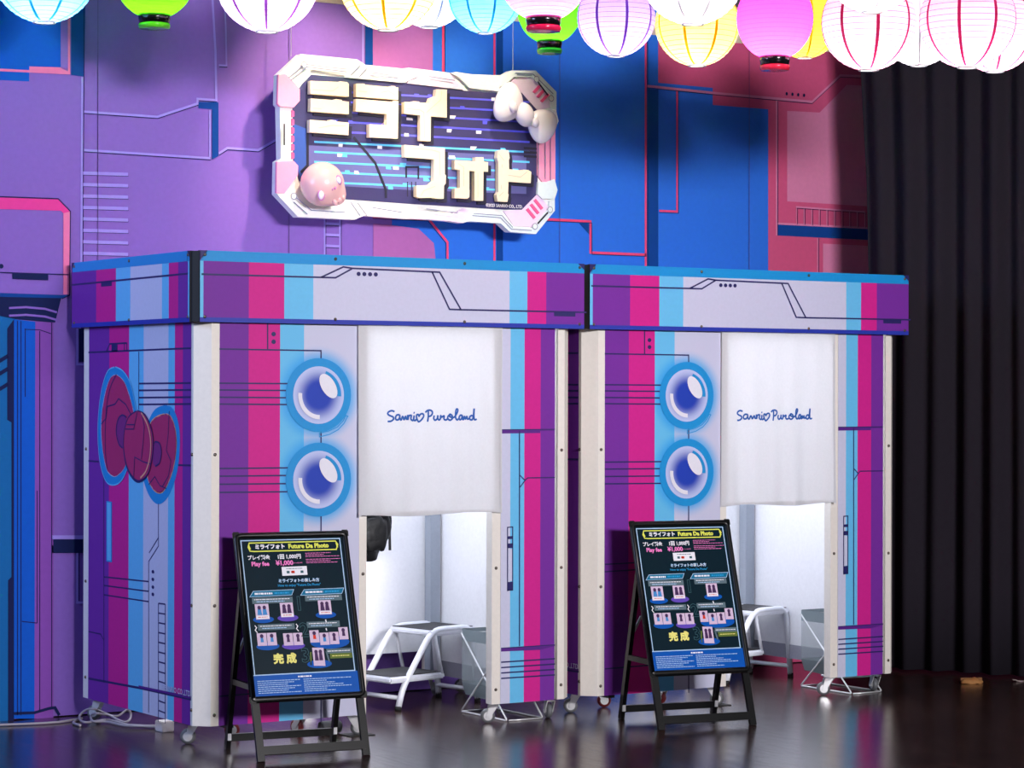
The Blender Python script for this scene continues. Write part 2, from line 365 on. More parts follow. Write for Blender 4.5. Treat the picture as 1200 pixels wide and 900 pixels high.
# left part
mp_.poly([(-40, -20), (71, -14), (71, 79), (34, 77.5), (34, 95.5), (-40, 92)], P_blue0, 2)
mp_.poly([(-40, 76), (-40, 81), (34, 83), (34, 78), (71, 79), (79, 80), (79, -10), (82, -10), (82, 87), (-40, 82)], P_pink, 3)
mp_.poly([(71, -10), (80, -10), (80, 84), (71, 80)], P_purple2, 3); mp_.line([(80.5, -10), (80.5, 86), (-40, 80)], 2.6*S, P_pink, 4)
mp_.poly([(83, -10), (100, -9), (98.5, 90), (83, 88)], P_navy, 3)
mp_.line([(96, 90), (95, 300), (93, 420)], 2.4*S, P_lilac, 3); mp_.line([(98, 0), (98, 90), (97, 300), (95, 420)], .9*S, P_dark, 3)
def lil(pts, wd=2.6):
    mp_.line(pts, wd*S, P_lilac, 4); mp_.line([(x+.6, y+2) for x, y in pts], .9*S, P_dark, 3)
lil([(98, 131), (184, 137), (231, 121.5), (231, 116), (253, 117.5), (252, 60), (248, -10)])
lil([(98, 176), (246, 185.5)]); lil([(245.5, 129), (245.5, 184)], 2)
lil([(256, 180), (266, 173.5), (302, 176), (330, 160)]); lil([(256, 76.5), (265, 77), (264, 30), (262, -10)], 2)
mp_.poly([(232, 119.5), (255.6, 120), (255.6, 183), (248, 187), (248, 128), (232, 127)], P_navy, 4)
for i in range(8):
    y = 203+i*13.4; lil([(97, y), (149.6, y+1.4)], 3.6)
mp_.poly([(-40, 230), (67.8, 233.8), (81.5, 248), (80.5, 345), (73.8, 345), (73.8, 250), (71, 247), (-40, 244)], P_mag, 3)
mp_.poly([(73.8, 250), (81.5, 248), (80.5, 345), (73.8, 345)], P_pink, 4)
mp_.line([(-40, 229), (67.8, 233), (82, 247.5), (81, 346), (72, 350)], 1.2*S, P_dark, 4)
mp_.line([(-40, 318), (80, 322)], 1.2*S, P_dark, 5); mp_.poly([(14, 320.5), (56, 321.8), (56, 328.5), (14, 327)], P_deep, 5)
mp_.oval((1, 312), .011, .011, P_deep, 5, k=12)
mp_.poly([(-40, 342), (80, 346), (71, 350), (64, 378), (18, 374), (-40, 362)], P_deep, 5)
mp_.poly([(-40, 342), (80, 346), (72, 349.5), (-40, 347)], P_navy, 6)
for k_, yy in enumerate((361, 370)): mp_.line([(10, yy), (30, yy-1), (52, yy+1), (66, yy+5)], 2.2*S, P_purple, 6)
mp_.poly([(-40, 362), (18, 372), (15, 850), (-40, 860)], P_teal, 3)
mp_.poly([(8, 385), (16, 374), (16, 846), (9, 846), (9, 680), (13, 676), (13, 495), (8, 492)], P_deep, 4)
for y in (425, 440, 458): mp_.line([(-30, y+16), (9, y-8)], 4*S, P_deep, 4)
mp_.poly([(15, 374), (41, 377), (40, 842), (15, 842)], P_blue0, 4)
mp_.poly([(41, 377), (62, 378), (62, 842), (40, 842)], pm('violet_shaft', (130, 72, 165)), 4)
for x, y0, y1 in ((60, 378, 828), (46, 388, 835), (20, 376, 838), (24, 376, 838), (29, 385, 465), (43, 575, 730)): mp_.line([(x, y0), (x, y1)], .9*S, P_dark, 5)
mp_.line([(29, 386), (46, 386.5), (59, 391)], .8*S, P_dark, 5); mp_.line([(25, 728), (43, 730)], .9*S, P_dark, 5)
mp_.line([(15, 836), (40, 835), (57, 830), (64, 829), (69, 838)], 3*S, P_deep, 5)
mp_.poly([(60, 632), (110, 632), (110, 648), (60, 648)], P_deep, 4); mp_.line([(60, 629.5), (110, 629.5)], 4*S, P_lilac, 4)
mp_.line([(90, 648), (90, 706), (110, 706)], 2.4*S, P_lilac, 4); mp_.line([(92, 648), (92, 704)], .9*S, P_dark, 5)
mp_.line([(90, 385), (90, 427), (110, 427)], 2.4*S, P_lilac, 4); mp_.poly([(92, 385), (110, 385), (110, 424), (92, 424)], P_deep, 4)
for p in edges_px[1:-1]: mp_.line([(p, -10), (p, 330 if p > 200 else 840)], .6*S, pm('seam', (88, 70, 120)), 7)
mp_.build('backdrop_print', bd)

# ------------------------------------------------------------------ black stage curtain
bm = NB(); N = 520; A = Vector((4.57, .95)); Bv = Vector((5.7, -1.13)); dv = (Bv-A).normalized(); nv = Vector((-dv.y, dv.x)); L = (Bv-A).length
rows = []; zs = [0.015, .5, 1.2, 2.0, 2.7, 3.3, 4.55]
rnd = [random.uniform(0, 6.28) for _ in range(6)]
for j, z in enumerate(zs):
    row = []
    for i in range(N+1):
        s = L*i/N; am = .035*(1-.25*z/4.5)
        off = am*math.sin(s*2*math.pi/.15+1.3*math.sin(s*3.1+rnd[0])+.25*math.sin(z*1.1+s*5)) + .02*math.sin(s*2*math.pi/.47+rnd[1])
        s2 = s
        if s < .5: s2 = s + (.5-s)*(-.14*max(0, (z-2.2)/1.4)**1.5)
        p = A+dv*s2+nv*off; row.append(bm.verts.new((p.x, p.y, z)))
    rows.append(row)
for a, b2 in zip(rows, rows[1:]):
    for i in range(N): bm.faces.new((a[i], a[i+1], b2[i+1], b2[i])).smooth = True
vel = mat('black_velvet', (38, 34, 42), .95, spec=.1, nscale=30)
cu = obj('stage_curtain', bm, vel); tag(cu, 'black pleated stage curtain hanging from the ceiling at the edge of the backdrop', 'curtain')
sm = cu.modifiers.new('s', 'SOLIDIFY'); sm.thickness = .004

# ------------------------------------------------------------------ photo booth
W, ZT, ZB, ZG, D = 2.015, 2.145, 1.839, .1025, 1.335
x0, x1, y0, y1 = .035, W-.035, .03, 1.272
screwm = mat('screw_steel', (110, 100, 92), .35, .8)
def screws(parent, pts, n):
    n = Vector(n)
    for p in pts:
        bm = NB(); ax = 'y' if abs(n.y) > .5 else 'x'
        r = lathe(bm, [(.0075, 0), (.0075, -.003), (.004, -.006), (.001, -.0065)], 10, (0, 0, 0), ax); bm.faces.new(r[0]); bm.faces.new(r[-1])
        obj('screw', bm, screwm, parent, loc=Vector(p))
booth = empty('photo_booth', (0, 0, 0))
tag(booth, 'striped photo booth with a big red bow printed on its exposed side panel', 'photo booth', 'striped photo booths')
ZTOP = ZT-.03
# corner posts (chamfered)
def corner_post(sx, sy):
    bm = NB(); cx = x0 if sx < 0 else x1; cy = y0 if sy < 0 else y1; a = .096; c = .058; t = .045
    def q(u, v): return (cx-sx*u, cy-sy*v, ZG)
    pts = [q(c, 0), q(a, 0), q(a, t), q(t, t), q(t, a), q(0, a), q(0, c)] if not (sx < 0 and sy < 0) else [q(c, 0), q(a, 0), q(a, t), q(t, t), q(t, .078), q(0, .078), q(0, c)]
    if sx < 0 and sy > 0: pts = [q(0, 0), q(a, 0), q(a, t), q(t, t), q(t, .06), q(0, .06)]
    prism(bm, pts, (0, 0, ZTOP-ZG)); return obj('corner_post', bm, white, booth)
cp = corner_post(-1, -1)
screws(cp, [(x0+.075, y0, z) for z in (.15, .62, 1.27)], (0, -1, 0)); screws(cp, [(x0, y0+.067, z) for z in (.17, .62, 1.27)], (-1, 0, 0))
c2 = corner_post(1, -1); screws(c2, [(x1-.075, y0, z) for z in (.17, .72, 1.27)], (0, -1, 0))
c3 = corner_post(-1, 1); screws(c3, [(x0, y1-.03, z) for z in (.2, .65, 1.27)], (-1, 0, 0)); corner_post(1, 1)
XL0, XL1, XD0, XD1, XR0, XR1 = .131, .82, .859, 1.521, 1.568, 1.867
def panel(name, xa, xb, ya, yb, za=ZG, zb=ZTOP, mt=wallwhite): return obj(name, box(NB(), xa, xb, ya, yb, za, zb, bevel=.001), mt, booth)
fmap = lambda x, y: on_y(x, y, y0)
def skin(parent, cols, plane, za, zb, top=None, bot=None):
    """printed stripes: cols = [(from, to, material)] along the plane"""
    pr = Print((lambda u, v: Vector((u, y0, v))) if plane == 'f' else (lambda u, v: Vector((x0, u, v))), (0, -1, 0) if plane == 'f' else (-1, 0, 0), .0008)
    for a, b_, mt in cols: pr.rect(a, za, b_, zb, mt, 1)
    return pr.build('printed_skin', parent)
pl = panel('front_panel', XL0, XL1, y0+.0005, y0+.04); pl['label'] = 'wide striped panel with two blue porthole prints'
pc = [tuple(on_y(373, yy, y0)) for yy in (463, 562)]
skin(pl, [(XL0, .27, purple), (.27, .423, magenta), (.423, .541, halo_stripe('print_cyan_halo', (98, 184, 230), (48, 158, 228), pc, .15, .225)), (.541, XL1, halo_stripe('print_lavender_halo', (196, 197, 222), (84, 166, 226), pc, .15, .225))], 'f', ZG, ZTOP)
pr = Print(fmap, (0, -1, 0), .0008); LW = .0065
pr.line([(257, 409), (376, 411), (376, 425)], LW, navy, 2); pr.line([(313.5, 378), (313.5, 409)], LW, navy, 2)

for yy in (449, 457, 465.5, 473.5): pr.line([(257, yy), (338, yy+.6)], LW, navy, 2)
for yy in (549, 558, 567.5, 577): pr.line([(257, yy), (338, yy-.8)], LW, navy, 2)
pr.line([(376, 500), (376, 522)], LW, navy, 2); pr.line([(376, 600), (376, 846)], LW, navy, 2)
pr.line([(257, 681), (330, 677)], LW, navy, 2); pr.line([(257, 690.5), (330, 686)], LW, navy, 2); pr.line([(395, 770), (421, 769)], LW, navy, 2)
pr.line([(257, 816), (330, 810)], LW, navy, 2)
pr.build('panel_print', pl); pr = Print(fmap, (0, -1, 0), .0008)
pr.line([(407, 488), (403, 496), (396, 503.5), (386, 509), (374, 512), (374, 507.5), (385, 505)], .004, ringblue, 3)
pr.build('arc_print', pl); pr = Print(fmap, (0, -1, 0), .0008)
pr.line([(385, 505), (395, 500.5), (402, 493), (405, 487), (408, 488)], .004, ringblue, 3)
pr.build('arc_print', pl)
for y in (391.5, 400.5): pr = Print(fmap, (0, -1, 0), .0008); pr.oval((320.5, y), .011, .010, navy, 2, k=14); pr.build('printed_dot', pl)
lens_m = radial('lens_gradient', (10, 54, 172), (184, 194, 234), .052, .128)
paper = mat('print_white', (226, 224, 236), .5)
for cx, cy in ((373, 463), (373, 562)):
    c = on_y(cx, cy, y0)
    lo = empty('porthole_print', c); lo.parent = pl; lo.empty_display_size = .02
    for nm, r, mt, Ld, off in (('ring', .163, ringblue, 4, 0), ('lens', .127, lens_m, 5, 0)):
        bm = NB(); vs = [bm.verts.new((r*math.cos(2*math.pi*i/48), -.0008*Ld, r*math.sin(2*math.pi*i/48))) for i in range(48)]
        bm.faces.new(vs); obj(nm, bm, mt, lo)
    p2 = Print(lambda u, v: Vector((u, 0, v)), (0, -1, 0), .0008)
    p2.oval((.047, .04), .062, .034, paper, 8, rot=-.95, k=24)
    p2.oval((.0, .0), .112, .112, pblue, 7, k=14, a0=-.05, a1=1.25, inner=.82)
    p2.build('highlight', lo); p2 = Print(lambda u, v: Vector((u, 0, v)), (0, -1, 0), .0008)
    p2.oval((.004, 0), .107, .107, paper, 8, k=16, a0=math.pi*.97, a1=math.pi*1.5, inner=.82)
    p2.build('highlight', lo)
dp = panel('door_post', XL1, XD0, y0, y0+.05, mt=white); screws(dp, [(.84, y0, z) for z in (.17, .73)], (0, -1, 0))
dp2 = panel('door_post', XD1, XR0, y0, y0+.05, mt=white); screws(dp2, [(1.543, y0, z) for z in (.17, .73)], (0, -1, 0))
panel('lintel', XL1, XR0, y0+.05, y0+.08, ZB+.02, ZTOP)
prr = panel('front_panel', XR0, XR1, y0+.0005, y0+.04); prr['label'] = 'narrow striped panel beside the doorway'
skin(prr, [(XR0, 1.62, lav), (1.62, 1.697, cyan), (1.697, 1.787, magenta), (1.787, XR1, purple)], 'f', ZG, ZTOP)
pr = Print(fmap, (0, -1, 0), .0008); pdark = mat('print_deep_purple', (84, 22, 128), .5)
def qd(x0_, y0_, x1_, y1_, mt, L=2): pr.poly([(x0_, y0_), (x1_, y0_-(x1_-x0_)*.0), (x1_, y1_), (x0_, y1_)], mt, L)
pr.poly([(587, 503.6), (650, 503), (650, 504.5), (633, 505), (633, 507.5), (587, 508)], pdark, 2); pr.line([(587, 503.6), (650, 503)], .004, navy, 3)
pr.line([(608.5, 505), (608.5, 757)], LW*.9, navy, 3)
pr.line([(609, 557), (615, 563), (618, 560), (650, 559.5)], LW*.8, navy, 3); pr.line([(615, 563), (609, 571)], LW*.8, navy, 3)
pr.line([(594.5, 618), (600.5, 617.5), (600.5, 691), (594.5, 692)], LW*.8, navy, 3, True)
pr.poly([(594, 628.5), (601, 628), (601, 631.5), (594, 632)], navy, 3); pr.poly([(594, 637), (601, 636.5), (601, 642), (594, 642.5)], navy, 3); pr.poly([(594, 682), (601, 681.5), (601, 692), (594, 692.5)], navy, 3)
pr.poly([(595.5, 643), (599.8, 643), (599.8, 681), (595.5, 681)], lav, 2)
pr.poly([(587, 759.5), (633, 757), (650, 755.5), (650, 757), (633, 761.5), (587, 763.5)], pdark, 2); pr.line([(587, 759.5), (650, 755.5)], .004, navy, 3)
for yy in (776, 782.3, 788.6, 795): pr.line([(587, yy), (650, yy-4.2)], LW, navy, 3)
pr.build('panel_print', prr)
# left side panel
YA, YB = y0+.078, 1.176+.036
sp = obj('side_panel', box(NB(), x0+.0005, x0+.04, YA, YB, ZG, ZTOP, bevel=.001), wallwhite, booth)
skin(sp, [(YA, .192, purple), (.192, .273, magenta), (.273, .339, cyan), (.339, .599, lav), (.599, .757, cyan), (.757, .978, magenta), (.978, YB, purple)], 's', ZG, ZTOP)
pr = Print(lambda x, y: on_x(x, y, x0), (-1, 0, 0), .0008); LS = .008
pr.line([(104, 413), (224, 408)], LS, navy, 2); pr.line([(163, 412), (163, 480)], LS*.8, navy, 2)
pr.line([(125, 412), (129, 403), (149, 402)], LS, navy, 2); pr.poly([(131, 403), (138, 402.7), (138, 412), (131, 412)], navy, 2); pr.line([(146, 403), (146, 411)], LS, navy, 2); pr.line([(149, 402), (149, 411)], LS, navy, 2)
for yy in (449.5, 457.5, 466, 474): pr.line([(163, yy), (224, yy-.6)], LS, navy, 2)
pr.line([(104, 540), (116, 541)], LS, navy, 2); pr.line([(209, 545), (224, 545.5)], LS, navy, 2); pr.line([(122, 560), (122, 800)], LS*.7, navy, 2)
pr.poly([(125, 587), (131.5, 588), (131.5, 659), (125, 658)], pblue, 2); pr.poly([(126, 588.5), (130.5, 589), (130.5, 657), (126, 656.5)], cyan, 3)
for a_, b_ in ((676, 681.5), (686, 693), (697, 705)): pr.line([(122, a_), (174.5, b_)], LS*.8, navy, 2)
pr.line([(186, 590), (186, 640), (174.5, 658), (174.5, 835)], LS*.7, navy, 2); pr.line([(186, 630), (175, 648)], LS*.7, navy, 2)
for y in (670, 679, 688, 696.5): pr.oval((179.5, y), .014, .008, navy, 2, k=12)
pr.line([(186, 707), (186, 846)], LS*.8, navy, 2); pr.line([(194, 708), (194, 848)], LS*.8, navy, 2)
for i in range(12): pr.line([(186, 707+i*11.4), (194, 708+i*11.6)], LS*.8, navy, 2)
pr.line([(104, 740), (118, 743), (122, 750)], LS*.7, navy, 2)
pr.line([(104, 795), (163, 806), (224, 819.5)], LS*1.3, navy, 2); pr.line([(163, 804.5), (224, 817.5)], LS*1.3, pdark, 3)
pr.build('panel_print', sp)
pr = Print(lambda x, y: on_x(x, y, x0), (-1, 0, 0), .0008)
c3_ = on_x(207, 809.5, x0)
V, Fs = text_polys('© SANRIO CO.,LTD.', .034, .01)
for f in Fs: pr.face([c3_ + Vector((0, -V[i][0], V[i][1])) for i in f], lav, 4)
pr.build('copyright_print', sp)
# bow graphic on the side
def bq(pts, k=5, close=True):
    q = [(100+x/5, 420+y/5) for x, y in pts]
    if close: q = q+[q[0]]
    return [(p.x, p.y) for p in smoothline([(x, y, 0) for x, y in q], k)][:-1 if close else None]
bowred = mat('print_bow_red', (172, 32, 92), .5); bowred2 = mat('print_bow_plum', (120, 30, 110), .5); bowhi = mat('print_bow_peach', (228, 158, 130), .5)
pr = Print(lambda x, y: on_x(x, y, x0), (-1, 0, 0), .0008)
Lb = [(180, 50), (225, 75), (265, 140), (285, 220), (300, 320), (280, 420), (262, 560), (250, 640), (215, 715), (170, 742), (125, 720), (92, 620), (78, 480), (80, 340), (100, 180), (135, 75)]
Li = [(185, 95), (225, 130), (255, 200), (280, 290), (285, 340), (270, 420), (255, 560), (232, 640), (195, 682), (165, 690), (130, 655), (108, 560), (96, 440), (100, 320), (120, 200), (150, 115)]
Rb = [(470, 272), (510, 290), (540, 350), (556, 450), (550, 600), (525, 720), (480, 820), (430, 855), (385, 820), (350, 740), (330, 640), (345, 480), (375, 360), (415, 295)]
Ri = [(475, 325), (505, 345), (528, 410), (536, 500), (525, 610), (500, 700), (465, 770), (435, 788), (400, 765), (368, 700), (355, 600), (365, 470), (385, 380), (425, 340)]
hl = [(470, 312), (510, 330), (538, 400), (545, 500), (533, 620), (525, 610), (535, 500), (527, 410), (500, 345), (465, 325)]
pr.poly(bq(Lb), pblue, 2); pr.poly(bq(Li), bowred, 3); pr.line(bq(Lb), .006, cyan, 4); pr.line(bq(Lb)[:0] or bq(Li), .004, lav, 3)
pr.poly(bq(Rb), pblue, 2); pr.poly(bq(Ri), bowred, 3); pr.line(bq(Ri), .007, bowhi, 3)
pr.line(bq([(185, 95), (150, 170), (128, 280), (120, 420), (122, 560), (132, 650)], close=False), .006, navy, 4)
pr.line([(100+x/5, 420+y/5) for x, y in ((97, 385), (125, 350), (132, 282), (178, 268), (198, 236), (240, 270), (272, 330))], .006, navy, 4)
pr.poly(bq([(218, 332), (240, 345), (250, 420), (240, 500), (222, 525), (200, 500), (185, 430), (195, 360)]), bowred2, 4); pr.line(bq([(245, 345), (220, 332), (195, 360), (185, 430), (200, 500), (222, 525)], close=False), .007, navy, 5)
pr.poly(bq([(415, 490), (440, 500), (450, 550), (440, 610), (415, 632), (398, 600), (400, 520)]), bowred2, 4); pr.line(bq([(408, 500), (415, 488), (440, 500), (450, 550), (440, 610), (415, 632)], close=False), .007, navy, 5)
pr.line([(100+x/5, 420+y/5) for x, y in ((495, 310), (488, 460), (478, 540), (505, 600), (490, 690), (455, 750))], .005, navy, 4)
pr.line([(100+x/5, 420+y/5) for x, y in ((375, 740), (410, 692), (440, 745), (478, 762))], .005, navy, 4)
K = [(312, 305), (350, 325), (385, 390), (402, 470), (398, 570), (375, 670), (335, 712), (300, 710), (262, 660), (240, 590), (230, 500), (238, 410), (262, 340)]
pr.poly(bq([(x-4, y+12) for x, y in K]), navy, 5); pr.poly(bq(K), bowred, 6); pr.line(bq(K), .006, navy, 7)
pr.line(bq([(335, 318), (372, 390), (390, 480), (385, 580), (362, 660), (330, 700)], close=False), .009, bowhi, 8)
pr.line([(100+x/5, 420+y/5) for x, y in ((340, 330), (352, 400), (345, 500), (335, 590))], .005, navy, 8)
pr.line([(100+x/5, 420+y/5) for x, y in ((290, 700), (296, 578), (345, 605), (388, 618))], .005, navy, 8)
pr.line([(100+x/5, 420+y/5) for x, y in ((242, 414), (290, 414), (312, 310))], .005, navy, 8); pr.line([(100+x/5, 420+y/5) for x, y in ((250, 388), (296, 388))], .005, navy, 8)
pr.build('bow_print', sp)['label'] = 'large red bow print with blue outline'
# right side, back, roof, light
obj('side_panel', box(NB(), x1-.04, x1, y0+.096, y1-.096, ZG, ZTOP), wallwhite, booth)
obj('back_panel', box(NB(), x0+.096, x1-.096, y1-.04, y1, ZG+.12, ZTOP), wallwhite, booth)
obj('kick_strip', box(NB(), x1-.044, x1-.04, y0+.1, y1-.1, ZG, ZG+.075), mat('grey_strip', (150, 150, 162), .5), booth)
obj('inner_corner_trim', box(NB(), x1-.096-.012, x1-.05, y1-.096-.012, y1-.05, ZG, ZTOP-.05), greypost, booth)
obj('roof_panel', box(NB(), x0, x1, y0+.05, y1, ZTOP-.002, ZTOP+.02), wallwhite, booth)
lp = obj('light_panel', box(NB(), .45, 1.65, .35, 1.0, ZTOP-.035, ZTOP-.002), [white], booth)
obj('diffuser', box(NB(), .47, 1.63, .37, .98, ZTOP-.038, ZTOP-.0352), emis('led_diffuser', (236, 242, 255), 13), lp)
# fascia
def fascia(name, plane):
    if plane == 'f': bm = box(NB(), .022, W-.004, 0, .018, ZB, ZT)
    elif plane == 's': bm = box(NB(), 0, .018, .052, D, ZB, ZT)
    else: bm = box(NB(), W-.02, W-.002, .052, D, ZB, ZT)
    return obj(name, bm, blackm if plane != 'r' else purple, booth)
ff = fascia('fascia_panel', 'f'); fs = fascia('fascia_panel', 's'); fascia('fascia_panel', 'r')
bm = NB(); prism(bm, [(.022, .006, ZB+.002), (.05, .03, ZB+.002), (.03, .052, ZB+.002), (.004, .052, ZB+.002), (.004, .036, ZB+.002)], (0, 0, ZT-ZB-.004)); obj('fascia_corner', bm, blackm, booth)
bm = NB(); box(bm, .018, .024, .046, .053, ZB+.004, ZT-.004); obj('corner_edge_strip', bm, chrome, booth)
bm = NB(); box(bm, .004, .018, D, D+.018, ZB+.01, ZT-.01); obj('fascia_corner', bm, black, booth)
pr = Print(lambda u, v: Vector((u, 0, v)), (0, -1, 0), .0008)
zt, zb = ZT-.045, ZB+.02
for a, b_, mt in ((.022, .255, purple), (.255, .427, magenta), (.427, .57, cyan), (.57, 1.594, lav), (1.594, 1.692, cyan), (1.692, 1.797, magenta), (1.797, W-.004, purple)): pr.rect(a, ZB, b_, ZT, mt, 1)
pr.rect(.05, zt, W-.03, ZT, pblue, 2); pr.poly([(.022, zt-.012), (.038, zt), (.05, zt), (.05, ZT), (.06, ZT), (.03, ZT-.035), (.022, ZT-.045)], pblue, 2)
pr.rect(.022, ZB+.02, .038, zt, cyan, 3); pr.poly([(.022, ZT-.04), (.022, ZT), (.056, ZT)], navy, 4); pr.poly([(W-.004, ZT-.03), (W-.004, ZT), (W-.04, ZT)], navy, 4); pr.rect(W-.03, zt, W-.004, ZT, pblue, 2)
pr.rect(.022, ZB, W-.004, ZB+.02, royal, 2)
fm2 = lambda x, y: (lambda p: (p.x, p.z))(on_y(x, y, 0))
def fl(pts, wd=.0075): pr.line([fm2(*p) for p in pts], wd, navy, 3)
fl([(236, 321.3), (393, 325.5), (413, 314.5), (515, 319), (540, 363), (687, 366)]); fl([(376, 325), (402, 312.8), (413, 314.5)]); fl([(506, 318.5), (526.5, 362.5), (540, 363)])
for i in range(4): pr.oval(fm2(420+i*6.7, 321+i*.2), .0105, .0095, navy, 3, k=14)
pr.poly([fm2(649, 366), fm2(674, 366.5), fm2(674, 371), fm2(649, 370.5)], navy, 3)
pr.build('fascia_print', ff)
pr = Print(lambda u, v: Vector((0, u, v)), (-1, 0, 0), .0008)
for a, b_, mt in ((.052, .167, purple), (.167, .262, magenta), (.262, .332, cyan), (.332, .667, lav), (.667, .826, cyan), (.826, 1.049, magenta), (1.049, D, purple)): pr.rect(a, ZB, b_, ZT, mt, 1)
pr.rect(.07, zt, D-.03, ZT, pblue, 2); pr.poly([(.07, ZT), (.052, ZT-.03), (.052, zt-.02), (.075, zt), (.075, ZT)], pblue, 2); pr.rect(.052, ZB+.02, .066, zt, cyan, 3); pr.rect(.052, ZB, D, ZB+.02, royal, 2)
pr.poly([(D, ZT), (D-.03, ZT), (D-.03, zt), (D-.01, zt), (D, ZT-.02)], pblue, 2); pr.poly([(D, ZT), (D-.035, ZT), (D, ZT-.035)], navy, 3); pr.poly([(.052, ZT), (.075, ZT), (.052, ZT-.03)], navy, 3)
fm3 = lambda x, y: (lambda p: (p.y, p.z))(on_x(x, y, 0))
pr.line([fm3(84, 334), fm3(221, 320.5)], .008, navy, 3); pr.poly([fm3(119, 331), fm3(131.5, 329.5), fm3(131.5, 335), fm3(119, 336)], navy, 3)
pr.build('fascia_print', fs)
for zz in (ZT-.018, ZB+.022):
    screws(ff, [(x, 0, zz) for x in (.045, .68, 1.35, W-.03)], (0, -1, 0)); screws(fs, [(0, y, zz) for y in (.068, .68, D-.03)], (-1, 0, 0))
# casters
def caster(x, y, ang, red, parent):
    h = ZG; R = .034
    bm = NB(); box(bm, -.032, .032, -.028, .028, h-.006, h+.001); box(bm, -.014, .014, -.014, .014, h-.02, h-.005)
    for s in (-1, 1):
        prism(bm, [(-.022, s*.017, h-.016), (.022, s*.017, h-.016), (.036, s*.017, R-.008), (.016, s*.017, R-.008)], (0, s*.004, 0))
    box(bm, -.022, .022, -.02, .02, h-.02, h-.014)
    c = obj('caster', bm, chrome, parent, loc=(x, y, 0)); c.rotation_euler = (0, 0, ang)
    bm = NB(); r = lathe(bm, [(.012, -.014), (R-.008, -.014), (R, -.008), (R, .008), (R-.008, .014), (.012, .014)], 20, (.026, 0, R), 'y'); caps(bm, r)
    obj('wheel', bm, redrub if red else rubber, c)
    bm = NB(); r = lathe(bm, [(.009, -.023), (.009, .023)], 12, (.026, 0, R), 'y'); caps(bm, r)
    r = lathe(bm, [(.021, -.0152), (.021, .0152)], 16, (.026, 0, R), 'y'); caps(bm, r); obj('hub', bm, chrome, c)
    return c
for x, y, a, rd in ((.12, .25, 2.6, 0), (.09, 1.21, 2.2, 0), (.33, .36, -.4, 1), (.66, .27, 1.9, 1), (.845, .13, -.6, 0), (1.60, .14, 2.7, 0), (1.91, .13, 1.3, 0), (1.90, 1.18, .6, 0), (1.2, 1.2, 2.9, 0)):
    caster(x, y, a, rd, booth)
bm = NB(); box(bm, .19, .225, y0+.045, .46, ZG-.02, ZG+.002); box(bm, .2, 1.9, .14, .175, ZG-.012, ZG+.004) if 0 else None
obj('base_rail', bm, black, booth)

booth2 = copy_tree(booth); booth2.location = (W+.006, 0, 0)
booth2['label'] = 'striped photo booth standing against the black stage curtain'

# ------------------------------------------------------------------ door curtains with lettering
linen = cloth('white_linen', (216, 216, 220), .22)
ink = mat('logo_blue', (16, 84, 168), .6)
strokes = [
 [(190, 190), (165, 183), (138, 195), (130, 215), (150, 232), (178, 245), (182, 268), (160, 288), (132, 290)],
 [(240, 224), (215, 226), (202, 250), (208, 272), (228, 273), (242, 250), (243, 226), (246, 262), (258, 275), (275, 240), (290, 272), (308, 240), (318, 265), (330, 268)],
 [(333, 228), (336, 270), (345, 238), (358, 230), (375, 232), (370, 262), (385, 280), (398, 272), (404, 234), (400, 268), (412, 282), (425, 272)],
 [(401, 202), (406, 204)],
 [(452, 240), (445, 222), (430, 226), (428, 250), (438, 278), (452, 294), (480, 268), (496, 236), (488, 214), (466, 218), (452, 240)],
 [(540, 182), (541, 240), (535, 290)], [(514, 198), (530, 182), (556, 177), (578, 188), (582, 210), (566, 234), (540, 242)],
 [(600, 234), (596, 262), (610, 278), (630, 262), (636, 232), (636, 262), (648, 275), (660, 262), (662, 232), (672, 246), (694, 234), (692, 264), (706, 276), (722, 268)],
 [(748, 224), (730, 238), (728, 262), (748, 278), (770, 262), (770, 234), (750, 218), (740, 232), (755, 246), (785, 250), (812, 222), (830, 185), (828, 168), (815, 168), (806, 200), (806, 250), (820, 274), (840, 264)],
 [(880, 232), (860, 228), (845, 250), (852, 272), (870, 265), (880, 236), (882, 264), (892, 270), (902, 240), (912, 266), (925, 240), (932, 266), (945, 262)],
 [(984, 238), (965, 232), (950, 252), (960, 274), (980, 260), (991, 164), (989, 240), (995, 272), (1012, 268)]]
